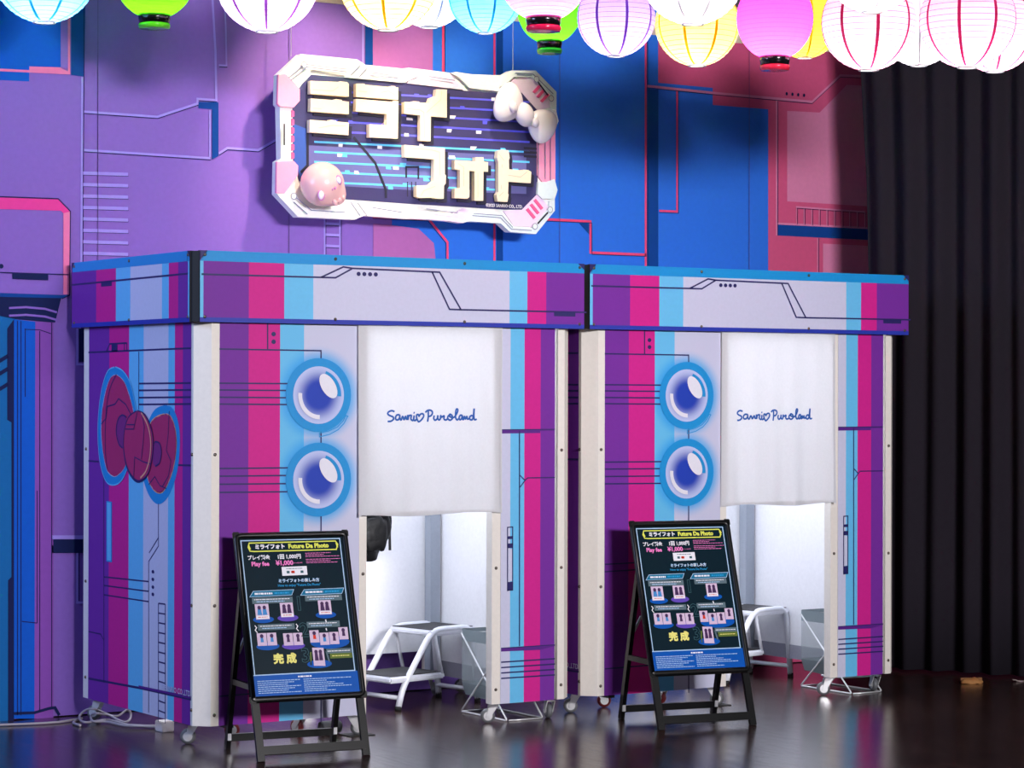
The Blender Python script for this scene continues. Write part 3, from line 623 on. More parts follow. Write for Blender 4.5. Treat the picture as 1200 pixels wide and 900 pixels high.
def noren(name, xa, xb, za, zb, yb, logo, label, narrow, seed):
    rs = random.Random(seed); ph = [rs.uniform(0, 6.28) for _ in range(4)]
    def wave(x, z):
        t = (zb-z)/(zb-za); e = (x-xa)/(xb-xa)
        return yb - .004 - .010*t*math.sin(e*9+ph[0]) - .007*t*math.sin(e*21+ph[1]+z*2) - .004*math.sin(e*34+ph[2])*(.3+t)
    root = empty(name, ((xa+xb)/2, yb, 0)); tag(root, label, 'door curtain', 'white curtains in the booth doorways'); off = Vector((-(xa+xb)/2, -yb, 0))
    bm = NB(); NX, NZ = 70, 30; rows = []
    for j in range(NZ+1):
        row = []
        for i in range(NX+1):
            e = i/NX; z = zb+(za-zb)*j/NZ; x = xa+(xb-xa)*e
            if narrow: x -= narrow*(j/NZ)*e*.6
            if j == NZ: z += .006*math.sin(e*8+ph[3])
            row.append(bm.verts.new(Vector((x, wave(x, z), z))+off))
        rows.append(row)
    for a, b_ in zip(rows, rows[1:]):
        for i in range(NX): bm.faces.new((a[i], a[i+1], b_[i+1], b_[i])).smooth = True
    c = obj('cloth', bm, linen, root)
    for (ua, ub, va, vb, nm) in ((xa, xb-narrow*.6, za+.001, za+.018, 'hem'), (xa, xa+.012, za, zb, 'side_hem'), (xb-.012, xb, za, zb, 'side_hem')):
        bm = NB(); n = 60; vert = nm == 'side_hem'; pr_ = None
        for i in range(n+1):
            t = i/n
            if vert:
                z = va+(vb-va)*t; sh = narrow*((zb-z)/(zb-za))*.6*(1 if ua > xa else 0); q = [(ua-sh, z), (ub-sh, z)]
            else: x = ua+(ub-ua)*t; q = [(x, va+.006*math.sin((x-xa)/(xb-xa)*8+ph[3])), (x, vb)]
            cur = [bm.verts.new(Vector((a_, wave(a_, b2)-.0025, b2))+off) for a_, b2 in q]
            if pr_: bm.faces.new((pr_[0], cur[0], cur[1], pr_[1]))
            pr_ = cur
        obj(nm, bm, linen, root)
    bm = NB()
    for st in strokes:
        pts = smoothline([logo(*p) for p in st], 5)
        pts = [Vector((p.x, wave(p.x, p.z)-.003, p.z))+off for p in pts]
        for a, b_ in zip(pts, pts[1:]):
            d = b_-a; d.y = 0
            if d.length < 1e-6: continue
            d.normalize(); sd = Vector((-d.z, 0, d.x))*.0042; a2 = a-d*.0018; b2 = b_+d*.0018
            bm.faces.new([bm.verts.new(v) for v in (a2+sd, b2+sd, b2-sd, a2-sd)])
    lg = obj('lettering', bm, ink, root); lg['label'] = 'blue handwritten lettering Sanrio Puroland'
    bm = NB(); tube(bm, [Vector((xa+.02, yb+.004, zb-.01))+off, Vector((xb-.02, yb+.004, zb-.01))+off], .006, 10); obj('rod', bm, white, root)
    return root
noren('door_curtain', .806, 1.566, .986, 1.858, .022, lambda x, y: on_y(440+x/8.571, 460+y/8.571, .01), 'white door curtain with blue lettering on the booth holding a black bag', 0, 1)
def logoB(x, y):
    p = on_y(440+x/8.571, 460+y/8.571, .01); q = on_y(866, 487, .01); q2 = on_y(953, 487, .01); a = on_y(455, 490, .01); b_ = on_y(558, 490, .01)
    t = (p.x-a.x)/(b_.x-a.x); return Vector((q.x+(q2.x-q.x)*t, p.y, p.z-.004))
noren('door_curtain', 2.84, 3.556, .984, 1.858, .022, logoB, 'white door curtain with blue lettering on the booth beside the black stage curtain', .0, 5)

# ------------------------------------------------------------------ poster stands
k_blk = mat('stand_black', (8, 9, 10), .3, spec=.35)
postm = mat('poster_dark', (14, 34, 44), .18); postm2 = mat('poster_blue', (14, 84, 172), .2); p_line = mat('poster_pale', (176, 208, 240), .2)
p_yel = mat('poster_yellow', (226, 230, 96), .2); p_wht = mat('poster_white', (236, 234, 240), .2); p_pink = mat('poster_pink', (238, 130, 196), .2); p_cyan = mat('poster_cyan', (40, 150, 206), .2)
p_grey = mat('poster_grey', (92, 112, 120), .2); p_photo = mat('poster_photo', (214, 190, 214), .2); p_pho2 = mat('poster_photo_dark', (74, 48, 88), .2); p_sky = mat('poster_figure_blue', (70, 140, 200), .2)
p_pur = mat('poster_purple', (98, 74, 178), .2); p_olive = mat('poster_olive', (98, 116, 52), .2); p_out = mat('poster_outline', (60, 96, 104), .2); p_redd = mat('poster_red', (214, 60, 40), .2); p_tl = mat('poster_teal', (18, 110, 146), .2); p_cream = mat('poster_cream', (240, 232, 130), .2)
KL = .335; CL = 1/math.sqrt(1+KL*KL)     # lean of the poster panel
def stand(name, loc, rz, label):
    root = empty(name, loc, rz); tag(root, label, 'sign', 'black poster stands')
    T = lambda x, t, n=0: Vector((x, t*CL*KL - n*CL, t*CL + n*CL*KL))   # t along the slope, n out of it
    t0, t1, hw = .245, .985, .262
    up = Vector((0, CL*KL, CL)); nn = (0, -CL, CL*KL)
    for s in (-1, 1):
        bm = NB(); bar(bm, T(s*.235, 0.0), T(s*.235, t1-.05), .032, .018, nn); obj('leg', bm, k_blk, root)
        bm = NB(); a, b_ = Vector((s*.243, KL*.70, .70)), Vector((s*.243, .42, .0)); bar(bm, a, b_, .02, .03, (0, 1, .4)); rl = obj('rear_leg', bm, k_blk, root)
        bm = NB(); bar(bm, Vector((s*.243, .34, .30)), Vector((s*.243, KL*.3, .30)), .018, .024); obj('stay', bm, k_blk, root)
        bm = NB(); box(bm, s*.243-.008, s*.243+.008, .386, .394, .04, .085); obj('bracket', bm, chrome, root)
        bm = NB(); bar(bm, Vector((s*.225, .24, .50)), Vector((s*.225, .32, .42)), .012, .006); obj('hinge_stay', bm, chrome, root)
    bm = NB(); bar(bm, T(-.235, .045), T(.235, .045), .02, .036, up); obj('crossbar', bm, k_blk, root)
    bm = NB(); bar(bm, Vector((-.243, .405, .05)), Vector((.243, .405, .05)), .02, .032); obj('crossbar', bm, k_blk, root)
    fw = .028
    bm = NB()     # rounded frame profile bars
    P4 = [T(-hw, t0, .02), T(hw, t0, .02), T(hw, t1, .02), T(-hw, t1, .02)]
    tube(bm, [T(-hw+fw/2, t0+.02, .012)] + fillet([T(-hw+fw/2, t0+.03, .012), T(-hw+fw/2, t0+fw/2, .012), T(hw-fw/2, t0+fw/2, .012), T(hw-fw/2, t1-fw/2, .012), T(-hw+fw/2, t1-fw/2, .012), T(-hw+fw/2, t0+.03, .012)], .02, 4)[1:-1], fw/2, 8, True)
    obj('frame', bm, k_blk, root)
    bm = NB(); prism(bm, [T(-hw+.01, t0+.01, 0), T(hw-.01, t0+.01, 0), T(hw-.01, t1-.01, 0), T(-hw+.01, t1-.01, 0)], Vector(nn)*.012); back = obj('backing', bm, k_blk, root)
    ua, ub, va, vb = -hw+fw, hw-fw, t1-fw, t0+fw
    UW, VH = ub-ua, va-vb
    def mp2(u, v): return T(ua+u*UW, va-v*VH, .0135)
    def mpt(u, v): return T(u, v, .0135)
    pr = Print(mp2, nn, .0003)
    pr.rect(0, 0, 1, 1, postm, 0)
    pr.rect(0, .868, 1, 1, postm2, 1)
    pr.line([(.012, .866), (.012, .012), (.975, .012), (.975, .866), (0, .868)], .0045, p_line, 2)
    pr.line([(.13, .083), (.09, .08), (.075, .055), (.09, .028), (.93, .028), (.95, .05), (.93, .083), (.13, .083)], .005, p_yel, 2); pr.line([(.08, .04), (.095, .07)], .006, p_yel, 3); pr.line([(.935, .04), (.945, .07)], .006, p_yel, 3)
    tx = lambda body, u, v, size, mt, bold=.02, align='CENTER', sx=1, L=4: (lambda V_F: [pr.face([T(ua+u*UW+V_F[0][i][0]*sx, va-v*VH+V_F[0][i][1], .0135) for i in f], mt, L) for f in V_F[1]])(text_polys(body, size, bold, align))
    tx('ミライフォト', .285, .056, .023, p_wht, .05); tx('Future Da Photo', .66, .056, .027, p_yel, .05)
    tx('プレイ料金', .165, .125, .022, p_wht, .035, sx=.92); tx('1回 1,000円', .46, .123, .023, p_wht, .035, sx=.95)
    tx('Play fee', .175, .165, .026, p_pink, .04); tx('¥1,000', .41, .163, .028, p_pink, .04); tx('(tax included)', .535, .163, .008, p_pink, .0)
    rs = random.Random(3)
    def micro(u0, u1, v, mt, hgt=.004, L=4):
        u = u0
        while u < u1:
            l = rs.uniform(.01, .035); pr.rect(u, v-hgt/2, min(u+l, u1), v+hgt/2, mt, L); u += l+.005
    for v, e in ((.103, .87), (.114, .8), (.125, .95), (.143, 1.0-.04), (.154, .86), (.165, .93)): micro(.62, e, v, p_pink, .0035)
    pr.poly([(.375, .188), (.62, .186), (.62, .243), (.375, .245)], p_wht, 4); micro(.42, .58, .2, p_out, .004, 5)
    for u, mt in ((.42, p_out), (.47, p_redd), (.555, p_out)): pr.rect(u, .214, u+.028, .23, mt, 5)
    pr.oval((.475, .222), .006, .006, p_redd, 5, k=12)
    tx('ミライフォトの楽しみ方', .53, .278, .017, p_cyan, .06, L=3); tx('ミライフォトの楽しみ方', .53, .278, .017, p_wht, .01); tx('How to enjoy "Future Da Photo"', .53, .307, .0145, p_cyan, .02)
    for a, b_ in ((.06, .46), (.55, .95)):
        pr.poly([(a+.02, .338), (b_+.01, .335), (b_-.015, .37), (a-.02, .374)], p_tl, 3); pr.line([(a+.02, .338), (b_+.01, .335), (b_-.015, .37), (a-.02, .374), (a+.02, .338)], .0022, p_line, 4); micro(a+.03, a+.2, .355, p_wht, .012, 5); micro(a+.22, b_-.04, .354, p_cyan, .01, 5)
    for a, b_, v in ((.06, .45, .38), (.57, .93, .375), (.09, .44, .55), (.56, .88, .545)):
        pr.rect(a, v, b_, v+.038, p_grey, 3); micro(a+.02, b_-.03, v+.012, p_wht, .005, 4); micro(a+.04, b_-.08, v+.026, p_line, .005, 4)
    for n_, u, v in (('1', .505, .43), ('2', .53, .60), ('3', .515, .76)):
        V, F_ = text_polys(n_, .085, .03)
        for f in F_: pr.face([T(ua+u*UW+V[i][0], va-v*VH+V[i][1], .0135) for i in f], p_out, 3)
        V, F_ = text_polys(n_, .085, .005)
        for f in F_: pr.face([T(ua+u*UW+V[i][0], va-v*VH+V[i][1], .0135) for i in f], postm, 4)
    def card(u, v, w_, h_, fig, tilt=0, cap=True):
        pr.poly([(u, v), (u+w_, v+tilt), (u+w_, v+h_+tilt), (u, v+h_)], p_photo, 4)
        for dx in ((.3, .68) if w_ > .1 else (.5,)):
            pr.poly([(u+w_*(dx-.16), v+h_*.72), (u+w_*(dx-.12), v+h_*.32), (u+w_*(dx+.12), v+h_*.32), (u+w_*(dx+.18), v+h_*.72)], fig, 5); pr.oval((u+w_*dx, v+h_*.24), .008, .009, p_pho2, 6, k=10)
        if cap: pr.rect(u+.004, v+h_*.76, u+w_-.004, v+h_*.97, p_wht, 6); micro(u+.02, u+w_-.02, v+h_*.86, p_redd, .004, 7)
    def disc(u, v, r, mt): pr.oval((u, v), r*UW, r*UW*.32, mt, 3, k=20); pr.oval((u, v-.006), r*UW*.94, r*UW*.27, p_cyan if mt is postm2 else p_photo, 3.5, k=20) if 0 else None
    disc(.15, .52, .1, postm2); card(.08, .42, .13, .098, p_sky); disc(.385, .515, .1, p_pur); card(.32, .418, .125, .092, p_pho2); disc(.755, .505, .1, postm2); card(.69, .41, .125, .092, p_pho2)
    disc(.165, .69, .11, postm2); card(.07, .605, .09, .08, p_sky, cap=False); card(.165, .605, .09, .08, p_sky, cap=False)
    disc(.41, .693, .11, p_pur); card(.32, .612, .09, .078, p_pho2, cap=False); card(.415, .612, .09, .078, p_pho2, cap=False)
    disc(.765, .68, .19, postm2)
    for i, (dv_) in enumerate((0, .018, .016, -.012)): card(.575+i*.095, .6+dv_, .09, .078, (p_redd, p_sky, p_pho2, p_pho2)[i], cap=False)
    for u in (.06, .455): pr.line([(u, .555), (u+.015, .57), (u, .585), (u+.018, .602)], .004, p_wht, 6)
    pr.line([(.745, .535), (.75, .552)], .005, p_wht, 6); pr.line([(.74, .59), (.745, .606)], .005, p_wht, 6)
    tx('完 成', .315, .775, .045, p_cream, .05)
    disc(.64, .815, .12, postm2); card(.585, .71, .11, .115, p_pho2, .004, False); pr.poly([(.56, .74), (.575, .735), (.565, .82), (.55, .82)], p_olive, 3); pr.poly([(.71, .735), (.73, .745), (.745, .8), (.73, .81)], p_grey, 3)
    pr.rect(.72, .722, .965, .752, p_grey, 3); micro(.73, .95, .737, p_wht, .005, 4); pr.rect(.75, .752, .965, .784, p_olive, 3); micro(.77, .94, .768, p_cream, .005, 4)
    micro(.42, .55, .888, p_wht, .01, 4)
    for i in range(7): micro(.03, .44-(i % 3)*.06, .906+i*.0125, p_line, .0045, 3); micro(.47, .93-(i*7 % 4)*.08, .906+i*.0125, p_line, .0045, 3)
    pr.build('poster', root)['label'] = 'dark printed poster with yellow, pink and blue text'
    for s in (-1, 1):
        for t in (t0+.014, t1-.014):
            bm = NB(); box(bm, -.016, .016, -.006, .006, -.016, .016, bevel=.004); c = obj('frame_corner', bm, k_blk, root, loc=T(s*(hw-.014), t, .016)); c.rotation_euler = (-math.atan(KL), 0, 0)
    return root
stand('poster_stand', (.359, -.4125, 0), math.atan2(-.065, .472), 'black poster stand in front of the booth with the bow print')
stand('poster_stand', (2.35, -.5175, 0), math.atan2(-.083, .449), 'black poster stand in front of the booth by the black curtain')

# ------------------------------------------------------------------ step stools
def stool(loc, rz, label):
    root = empty('step_stool', loc, rz); tag(root, label, 'step stool', 'white step stools inside the booths')
    # local: x from the front foot to the rear foot, y to the far side
    Lx, Wy, H, h1 = .53, .285, .375, .165
    for y in (0, Wy):
        bm = NB(); tube(bm, fillet([(0, y, .012), (.03, y, .11), (.22, y, H), (.49, y, H), (Lx, y, .012)], .07, 6), .0155, 10); obj('leg_frame', bm, pipe, root)
        for x in (0, Lx):
            bm = NB(); r = lathe(bm, [(.016, 0), (.016, .022)], 12, (x, y, 0)); caps(bm, r); obj('foot_cap', bm, blackm, root)
        bm = NB(); tube(bm, [(.29, y, .15), (.235, y, .36)], .009, 8); obj('brace', bm, pipe, root)
    for za, xa, xb in ((H, .20, .51), (h1, -.06, .30)):
        bm = NB(); box(bm, xa, xb, -.012, Wy+.012, za-.03, za, bevel=.008); st = obj('step', bm, pipe, root)
        bm = NB(); box(bm, xa+.012, xb-.012, .0, Wy, za-.002, za+.004, bevel=.002); obj('tread', bm, tread, st)
    for xx in (.012, Lx-.01): bm = NB(); tube(bm, [(xx, 0, .06), (xx, Wy, .06)], .011, 8); obj('stretcher', bm, pipe, root)
    return root
ra = math.atan2(.107, .52)
stool((1.444, .752, 0), ra, 'white tubular two-step stool with dark treads in the booth with the black bag')
stool((3.459, .775, 0), ra, 'white tubular two-step stool with dark treads in the booth by the stage curtain')
# ------------------------------------------------------------------ folding mesh baskets
mesh_m = cloth('grey_mesh', (176, 186, 190), .4, .62); mesh_d = cloth('grey_nylon', (140, 152, 156), .3)
def basket(loc, label):
    root = empty('mesh_basket', loc); tag(root, label, 'basket', 'folding mesh baskets inside the booths')
    Wx, Wy, H, zb_ = .19, .45, .40, .085
    def ring(z, inset=0, sag=0):
        pts = []; r = .03
        P = fillet([(Wx/2, inset, z), (Wx-inset, inset, z), (Wx-inset, Wy-inset, z), (inset, Wy-inset, z), (inset, inset, z), (Wx/2, inset, z)], r, 3)
        return [Vector((p.x, p.y, p.z)) for p in P[:-1]]
    def shell(name, z0, z1, mt, i0=0, i1=0):
        bm = NB(); A = [bm.verts.new(p) for p in ring(z0, i0)]; B_ = [bm.verts.new(p) for p in ring(z1, i1)]; n = len(A)
        for i in range(n): bm.faces.new((A[i], A[(i+1) % n], B_[(i+1) % n], B_[i])).smooth = True
        if name == 'bottom':
            c = bm.verts.new((Wx/2, Wy/2, z0-.03))
            for i in range(n): bm.faces.new((A[(i+1) % n], A[i], c))
        return obj(name, bm, mt, root)
    shell('top_band', H-.055, H, mesh_d); shell('mesh_wall', zb_+.06, H-.055, mesh_m); shell('bottom', zb_, zb_+.06, mesh_d, .012, 0)
    for k, (xw) in enumerate((-.005, Wx+.005)):
        bm = NB(); tube(bm, fillet([(xw, .02, H-.02), (xw, Wy-.02, .004), (xw, .02, .004), (xw, Wy-.02, H-.02)], .015, 4), .0045, 8); obj('wire_frame', bm, chrome, root)
    for y in (.02, Wy-.02):
        bm = NB(); tube(bm, [(.004, y, .004), (Wx-.004, y, .004)], .0035, 8); obj('cross_wire', bm, chrome, root)
        bm = NB(); tube(bm, [(.004, y, H-.02), (Wx-.004, y, H-.02)], .0035, 8); obj('cross_wire', bm, chrome, root)
    return root
basket((1.685, .125, 0), 'grey folding mesh basket behind the doorway of the booth with the black bag')
basket((3.745, .075, 0), 'grey folding mesh basket behind the doorway of the booth by the stage curtain')
# ------------------------------------------------------------------ black bag hung inside the first booth
p = on_y(440, 630, .2)
root = empty('backpack', (p.x-.055, .2, .66)); tag(root, 'black nylon backpack hanging inside the doorway of the booth', 'bag')
nyl = mat('black_nylon', (20, 22, 26), .55, bump=.6, nscale=18)
bm = NB(); bmesh.ops.create_uvsphere(bm, u_segments=28, v_segments=20, radius=1)
for v in bm.verts:
    x, y, z = v.co
    f = lambda a, p_: math.copysign(abs(a)**p_, a)
    v.co = Vector((f(x, .7)*.095*(1+.25*z), f(y, .6)*.075, f(z, .75)*.16+.27)); v.co.x += .012*math.sin(v.co.z*30)+.01*math.sin(v.co.z*17+y*5); v.co.y += .01*math.sin(v.co.z*24+x*6)
bag = obj('body', bm, nyl, root, True)
bm = NB(); bmesh.ops.create_uvsphere(bm, u_segments=24, v_segments=14, radius=1)
for v in bm.verts:
    x, y, z = v.co; f = lambda a, p_: math.copysign(abs(a)**p_, a); v.co = Vector((f(x, .6)*.07, f(y, .7)*.03-.075, f(z, .6)*.08+.24+.008*math.sin(x*9)))
obj('pocket', bm, nyl, root, True)
for pts in ([(.09, -.02, .36), (.115, -.03, .31), (.112, -.03, .24), (.114, -.03, .16)], [(.09, -.03, .40), (.13, -.04, .385), (.15, -.04, .35)], [(-.1, -.05, .12), (-.105, -.06, .05), (-.11, -.05, -.03)]):
    bm = NB(); q = smoothline(pts, 6)
    for a, b_ in zip(q, q[1:]): bar(bm, a, b_, .012, .003, (0, 1, 0))
    obj('strap', bm, nyl, root)
bm = NB(); tube(bm, smoothline([(-.03, 0, .46), (-.04, .0, .55), (0, 0, .6), (.04, 0, .55), (.03, 0, .46)], 6), .008, 8); obj('handle_loop', bm, nyl, root)
bm = NB(); tube(bm, [(0, -.135, .59), (0, .0, .59), (0, .01, .61)], .005, 8); obj('hook', bm, chrome, root)

# ------------------------------------------------------------------ cables and adapter under the first booth
cabm = mat('grey_cable', (150, 142, 150), .5)
cpx = lambda pts, z=.008: [on_z(60+x/5, 780+y/5, z) for x, y in pts]
bm = NB()
tube(bm, smoothline([on_z(x, y, .007) for x, y in ((-40, 851), (0, 849.5), (40, 848), (70, 846), (95, 842))] + cpx([(150, 318), (130, 335), (170, 350)]) , 6), .006, 8); o = obj('power_cable', bm, cabm); tag(o, 'grey power cable trailing along the foot of the purple backdrop', 'cable')
bm = NB()
loop = [on_z(60+x/5, 780+y/5, z) for x, y, z in ((620, 352, .01), (540, 352, .01), (440, 345, .012), (330, 318, .014), (200, 332, .016), (165, 300, .02), (200, 262, .05), (250, 255, .06), (330, 285, .03), (420, 330, .016), (460, 315, .018), (465, 275, .03), (440, 262, .03), (390, 295, .02), (330, 290, .03), (270, 280, .05), (235, 290, .03), (245, 325, .02), (330, 330, .016), (430, 352, .014), (560, 358, .01), (622, 360, .01))]
tube(bm, smoothline(loop, 7), .0055, 8); o = obj('cable_coil', bm, cabm); tag(o, 'coil of grey cable on the floor beside the rear caster of the booth', 'cable')
a = on_z(60+612/5, 780+382/5, 0)
root = empty('power_adapter', (a.x+.03, a.y-.02, 0)); tag(root, 'small white power adapter box on the floor under the bow panel', 'adapter')
obj('body', box(NB(), -.03, .03, -.05, .03, 0, .048, bevel=.004), mat('adapter_white', (214, 206, 206), .4), root); obj('cable_gland', box(NB(), -.01, .01, .028, .045, .015, .035, bevel=.003), cabm, root)
# black rubber wedge and pad by the chrome casters
for k, (dx) in enumerate((0, W)):
    bm = NB(); box(bm, .80+dx, .93+dx, .07, .17, 0, .004); 
    o = obj('floor_pad', bm, blackm); tag(o, ('black rubber pad under a caster of the booth with the bow print' if k == 0 else 'black rubber pad under a caster of the booth by the curtain'), 'pad')
bm = NB(); r = lathe(bm, [(.026, -.05), (.03, -.04), (.03, .04), (.026, .05)], 16, (.78, .22, .03), 'x'); caps(bm, r); o = obj('rolled_strap', bm, nyl, smooth=False); tag(o, 'rolled black strap on the floor beside a booth caster', 'strap')
# small things at the foot of the curtain
q = on_z(1124, 798, 0); bm = NB(); bmesh.ops.create_uvsphere(bm, u_segments=20, v_segments=10, radius=1)
for v in bm.verts:
    x, y, z = v.co; v.co = Vector((x*.062+.006*math.sin(y*4), y*.04, max(z, -.2)*.026+.0052+.003*math.sin(x*7)))
root = empty('cloth_bundle', (q.x-.02, q.y-.12, 0)); root.rotation_euler.z = -.45; tag(root, 'small tan cloth bundle on the floor before the black curtain', 'bundle')
obj('body', bm, mat('tan_cloth', (170, 118, 66), .8, bump=.4), root, True); obj('seam', box(NB(), -.062, .055, -.002, .002, .016, .031, bevel=.001), mat('tan_seam', (130, 86, 48), .8), root)
q = on_z(1178, 796, 0); bm = NB()
pts = [(-.03, 0, .012), (-.015, .004, .006), (.01, -.003, .003), (.03, .003, .003)]
for a, b_ in zip(pts, pts[1:]): bar(bm, a, b_, .02, .004)
o = obj('tape_scrap', bm, mat('pale_tape', (190, 170, 165), .6), loc=(q.x-.02, q.y-.12, 0)); tag(o, 'crumpled pale tape scrap on the floor before the black curtain', 'scrap')

# ------------------------------------------------------------------ hanging sign
SY = 1.18
sroot = empty('hanging_sign', (1.8, SY, 2.35)); tag(sroot, 'white and pink framed sign with cream katakana letters hung above the booths', 'sign'); so = -Vector(sroot.location)
s_white = mat('sign_white', (236, 238, 236), .4); s_lav = mat('sign_lavender', (228, 206, 234), .4); s_pink = mat('sign_pink', (250, 156, 192), .4); s_hot = mat('sign_hot_pink', (246, 92, 150), .4)
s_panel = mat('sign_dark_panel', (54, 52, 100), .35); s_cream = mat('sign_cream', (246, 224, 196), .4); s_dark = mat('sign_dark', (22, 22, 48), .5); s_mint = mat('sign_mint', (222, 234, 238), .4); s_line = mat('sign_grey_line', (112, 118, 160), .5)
Z1 = lambda x, y: (300+x/3.158, 50+y/3.158)
SP = lambda x, y, yy=SY: on_y(x, y, yy)+so
def splate(name, pts, y_front, thick, mt, parent=None, conv=Z1):
    bm = NB(); prism(bm, [on_y(*conv(*p), y_front)+so for p in pts], (0, thick, 0)); return obj(name, bm, mt, parent or sroot)
outer = [(165, 42), (375, 62), (405, 82), (540, 96), (565, 93), (620, 99), (720, 112), (740, 108), (800, 117), (915, 121), (945, 103), (1035, 103), (1112, 182), (1112, 255), (1120, 290), (1108, 318), (1108, 515), (1116, 545), (1106, 578), (1106, 622), (1036, 708), (940, 700), (905, 668), (790, 661), (765, 668), (715, 660), (605, 652), (560, 652), (400, 640), (365, 655), (155, 645), (76, 560), (78, 440), (92, 430), (88, 237), (80, 228), (83, 118)]
splate('base_plate', outer, SY, .05, s_white)
inner = [(205, 118), (330, 130), (550, 148), (770, 178), (900, 186), (985, 186), (1042, 250), (1042, 560), (985, 618), (920, 618), (560, 596), (330, 580), (262, 590), (160, 510), (138, 440), (136, 240), (160, 165)]
dpnl = splate('display_panel', inner, SY-.004, .004, s_panel)
# raised frame pieces
for nm, pts, mt, y in (
    ('pink_block', [(83, 118), (110, 116), (162, 172), (162, 215), (140, 240), (90, 236), (80, 226)], s_pink, -.018),
    ('pink_block', [(78, 440), (140, 438), (156, 455), (155, 490), (105, 558), (76, 556)], s_pink, -.018),
    ('pink_column', [(1042, 320), (1062, 300), (1108, 318), (1108, 515), (1090, 520), (1060, 515), (1042, 490)], s_pink, -.014),
    ('white_block', [(1045, 515), (1075, 515), (1105, 505), (1116, 545), (1098, 578), (1060, 578), (1042, 560)], s_mint, -.02),
    ('corner_trim', [(165, 42), (375, 62), (405, 85), (345, 85), (330, 122), (205, 100), (160, 168), (115, 120)], s_white, -.012),
    ('top_trim', [(345, 85), (405, 85), (540, 98), (565, 93), (620, 99), (600, 125), (545, 148), (330, 128)], s_mint, -.016),
    ('top_trim', [(600, 112), (720, 114), (770, 175), (560, 150), (575, 118)], s_lav, -.010),
    ('top_trim', [(720, 112), (740, 108), (800, 117), (915, 121), (900, 180), (790, 168), (755, 130)], s_white, -.014),
    ('corner_trim', [(945, 103), (1035, 103), (1112, 182), (1112, 250), (1090, 240), (1090, 195), (1025, 128), (955, 126), (930, 150), (900, 165), (912, 122)], s_mint, -.018),
    ('corner_inset', [(960, 128), (1022, 130), (1088, 198), (1086, 240), (1042, 250), (985, 186), (930, 160)], s_lav, -.008),
    ('corner_trim', [(940, 700), (1036, 708), (1106, 622), (1106, 580), (1088, 585), (1085, 612), (1025, 685), (955, 680), (920, 640), (800, 625), (770, 665), (790, 661), (905, 668)], s_mint, -.018),
    ('corner_inset', [(955, 678), (1022, 682), (1084, 610), (1060, 578), (1042, 560), (985, 618), (915, 622)], s_lav, -.008),
    ('bottom_trim', [(560, 598), (595, 630), (720, 640), (765, 612), (790, 618), (765, 668), (715, 660), (605, 652), (560, 652), (520, 600)], s_lav, -.010),
    ('bottom_trim', [(330, 582), (520, 595), (560, 652), (400, 640), (365, 655), (300, 612)], s_white, -.014),
    ('corner_trim', [(76, 558), (108, 558), (175, 610), (300, 612), (365, 655), (155, 645)], s_white, -.014)):
    splate(nm, pts, SY+y, -y+.001, mt)
for k in range(6): splate('pink_bead', [(134, 250+k*31), (142, 254+k*31), (142, 272+k*31), (134, 276+k*31)], SY-.012, .014, s_hot)
for cx, cy, s in ((1040, 195, 1), (1035, 610, -1)):
    for k in range(3):
        ax, ay = cx-15+k*14, cy-22+s*0+k*17 if s > 0 else cy+22-k*17
        splate('pink_bar', [(ax, ay+8), (ax+8, ay+14), (ax+34, ay-14), (ax+26, ay-20)] if s > 0 else [(ax-20, ay-14), (ax-12, ay-20), (ax+16, ay+14), (ax+8, ay+20)], SY-.014, .01, s_hot)
pr = Print(lambda x, y: SP(*Z1(x, y), SY-.0045), (0, -1, 0), .0006)
e_blue = mat('sign_line_blue', (92, 92, 236), .4); e_cyan = mat('sign_line_cyan', (96, 196, 250), .4); s_mid = mat('sign_panel_slate', (96, 98, 160), .35)
pr.poly([(190, 380), (1000, 420), (1000, 560), (560, 545), (300, 530), (190, 470)], s_mid, 1); pr.poly([(138, 300), (190, 320), (190, 480), (165, 500), (140, 440)], mat('sign_panel_blue', (50, 84, 170), .4), 1)
for i in range(10):
    y = 182+i*37; cc = e_blue if i < 5 else e_cyan
    pr.line([(215 if i > 4 else 350, y+(0 if i > 4 else 2)), (1012 if i < 8 else 900, y+38 if i < 8 else y+30)], .010, cc, 2)
    rs = random.Random(i+40)
    for _ in range(5):
        u = rs.uniform(250, 980); v = y+(u-215)*.05+rs.choice((-6, 8)); pr.poly([(u, v-6), (u+14+rs.random()*12, v-5), (u+14+rs.random()*12, v+7), (u, v+6)], cc if rs.random() > .35 else p_wht, 3)
pr.line([(360, 350), (440, 445), (480, 545), (480, 575)], .014, s_dark, 4); pr.line([(190, 300), (190, 455), (165, 480)], .014, s_dark, 4); pr.line([(555, 500), (555, 460), (600, 460), (600, 505)], .01, s_dark, 4)
for u in (560, 575, 590): pr.line([(u, 515), (u, 570)], .006, s_dark, 4)
for v in (390, 405, 420): pr.line([(990, v), (1042, v+3)], .012, s_dark, 4)
pr.build('display_print', dpnl)
pr = Print(lambda x, y: SP(*Z1(x, y), SY-.0205), (0, -1, 0), .0006)   # fine grey line work on the frame
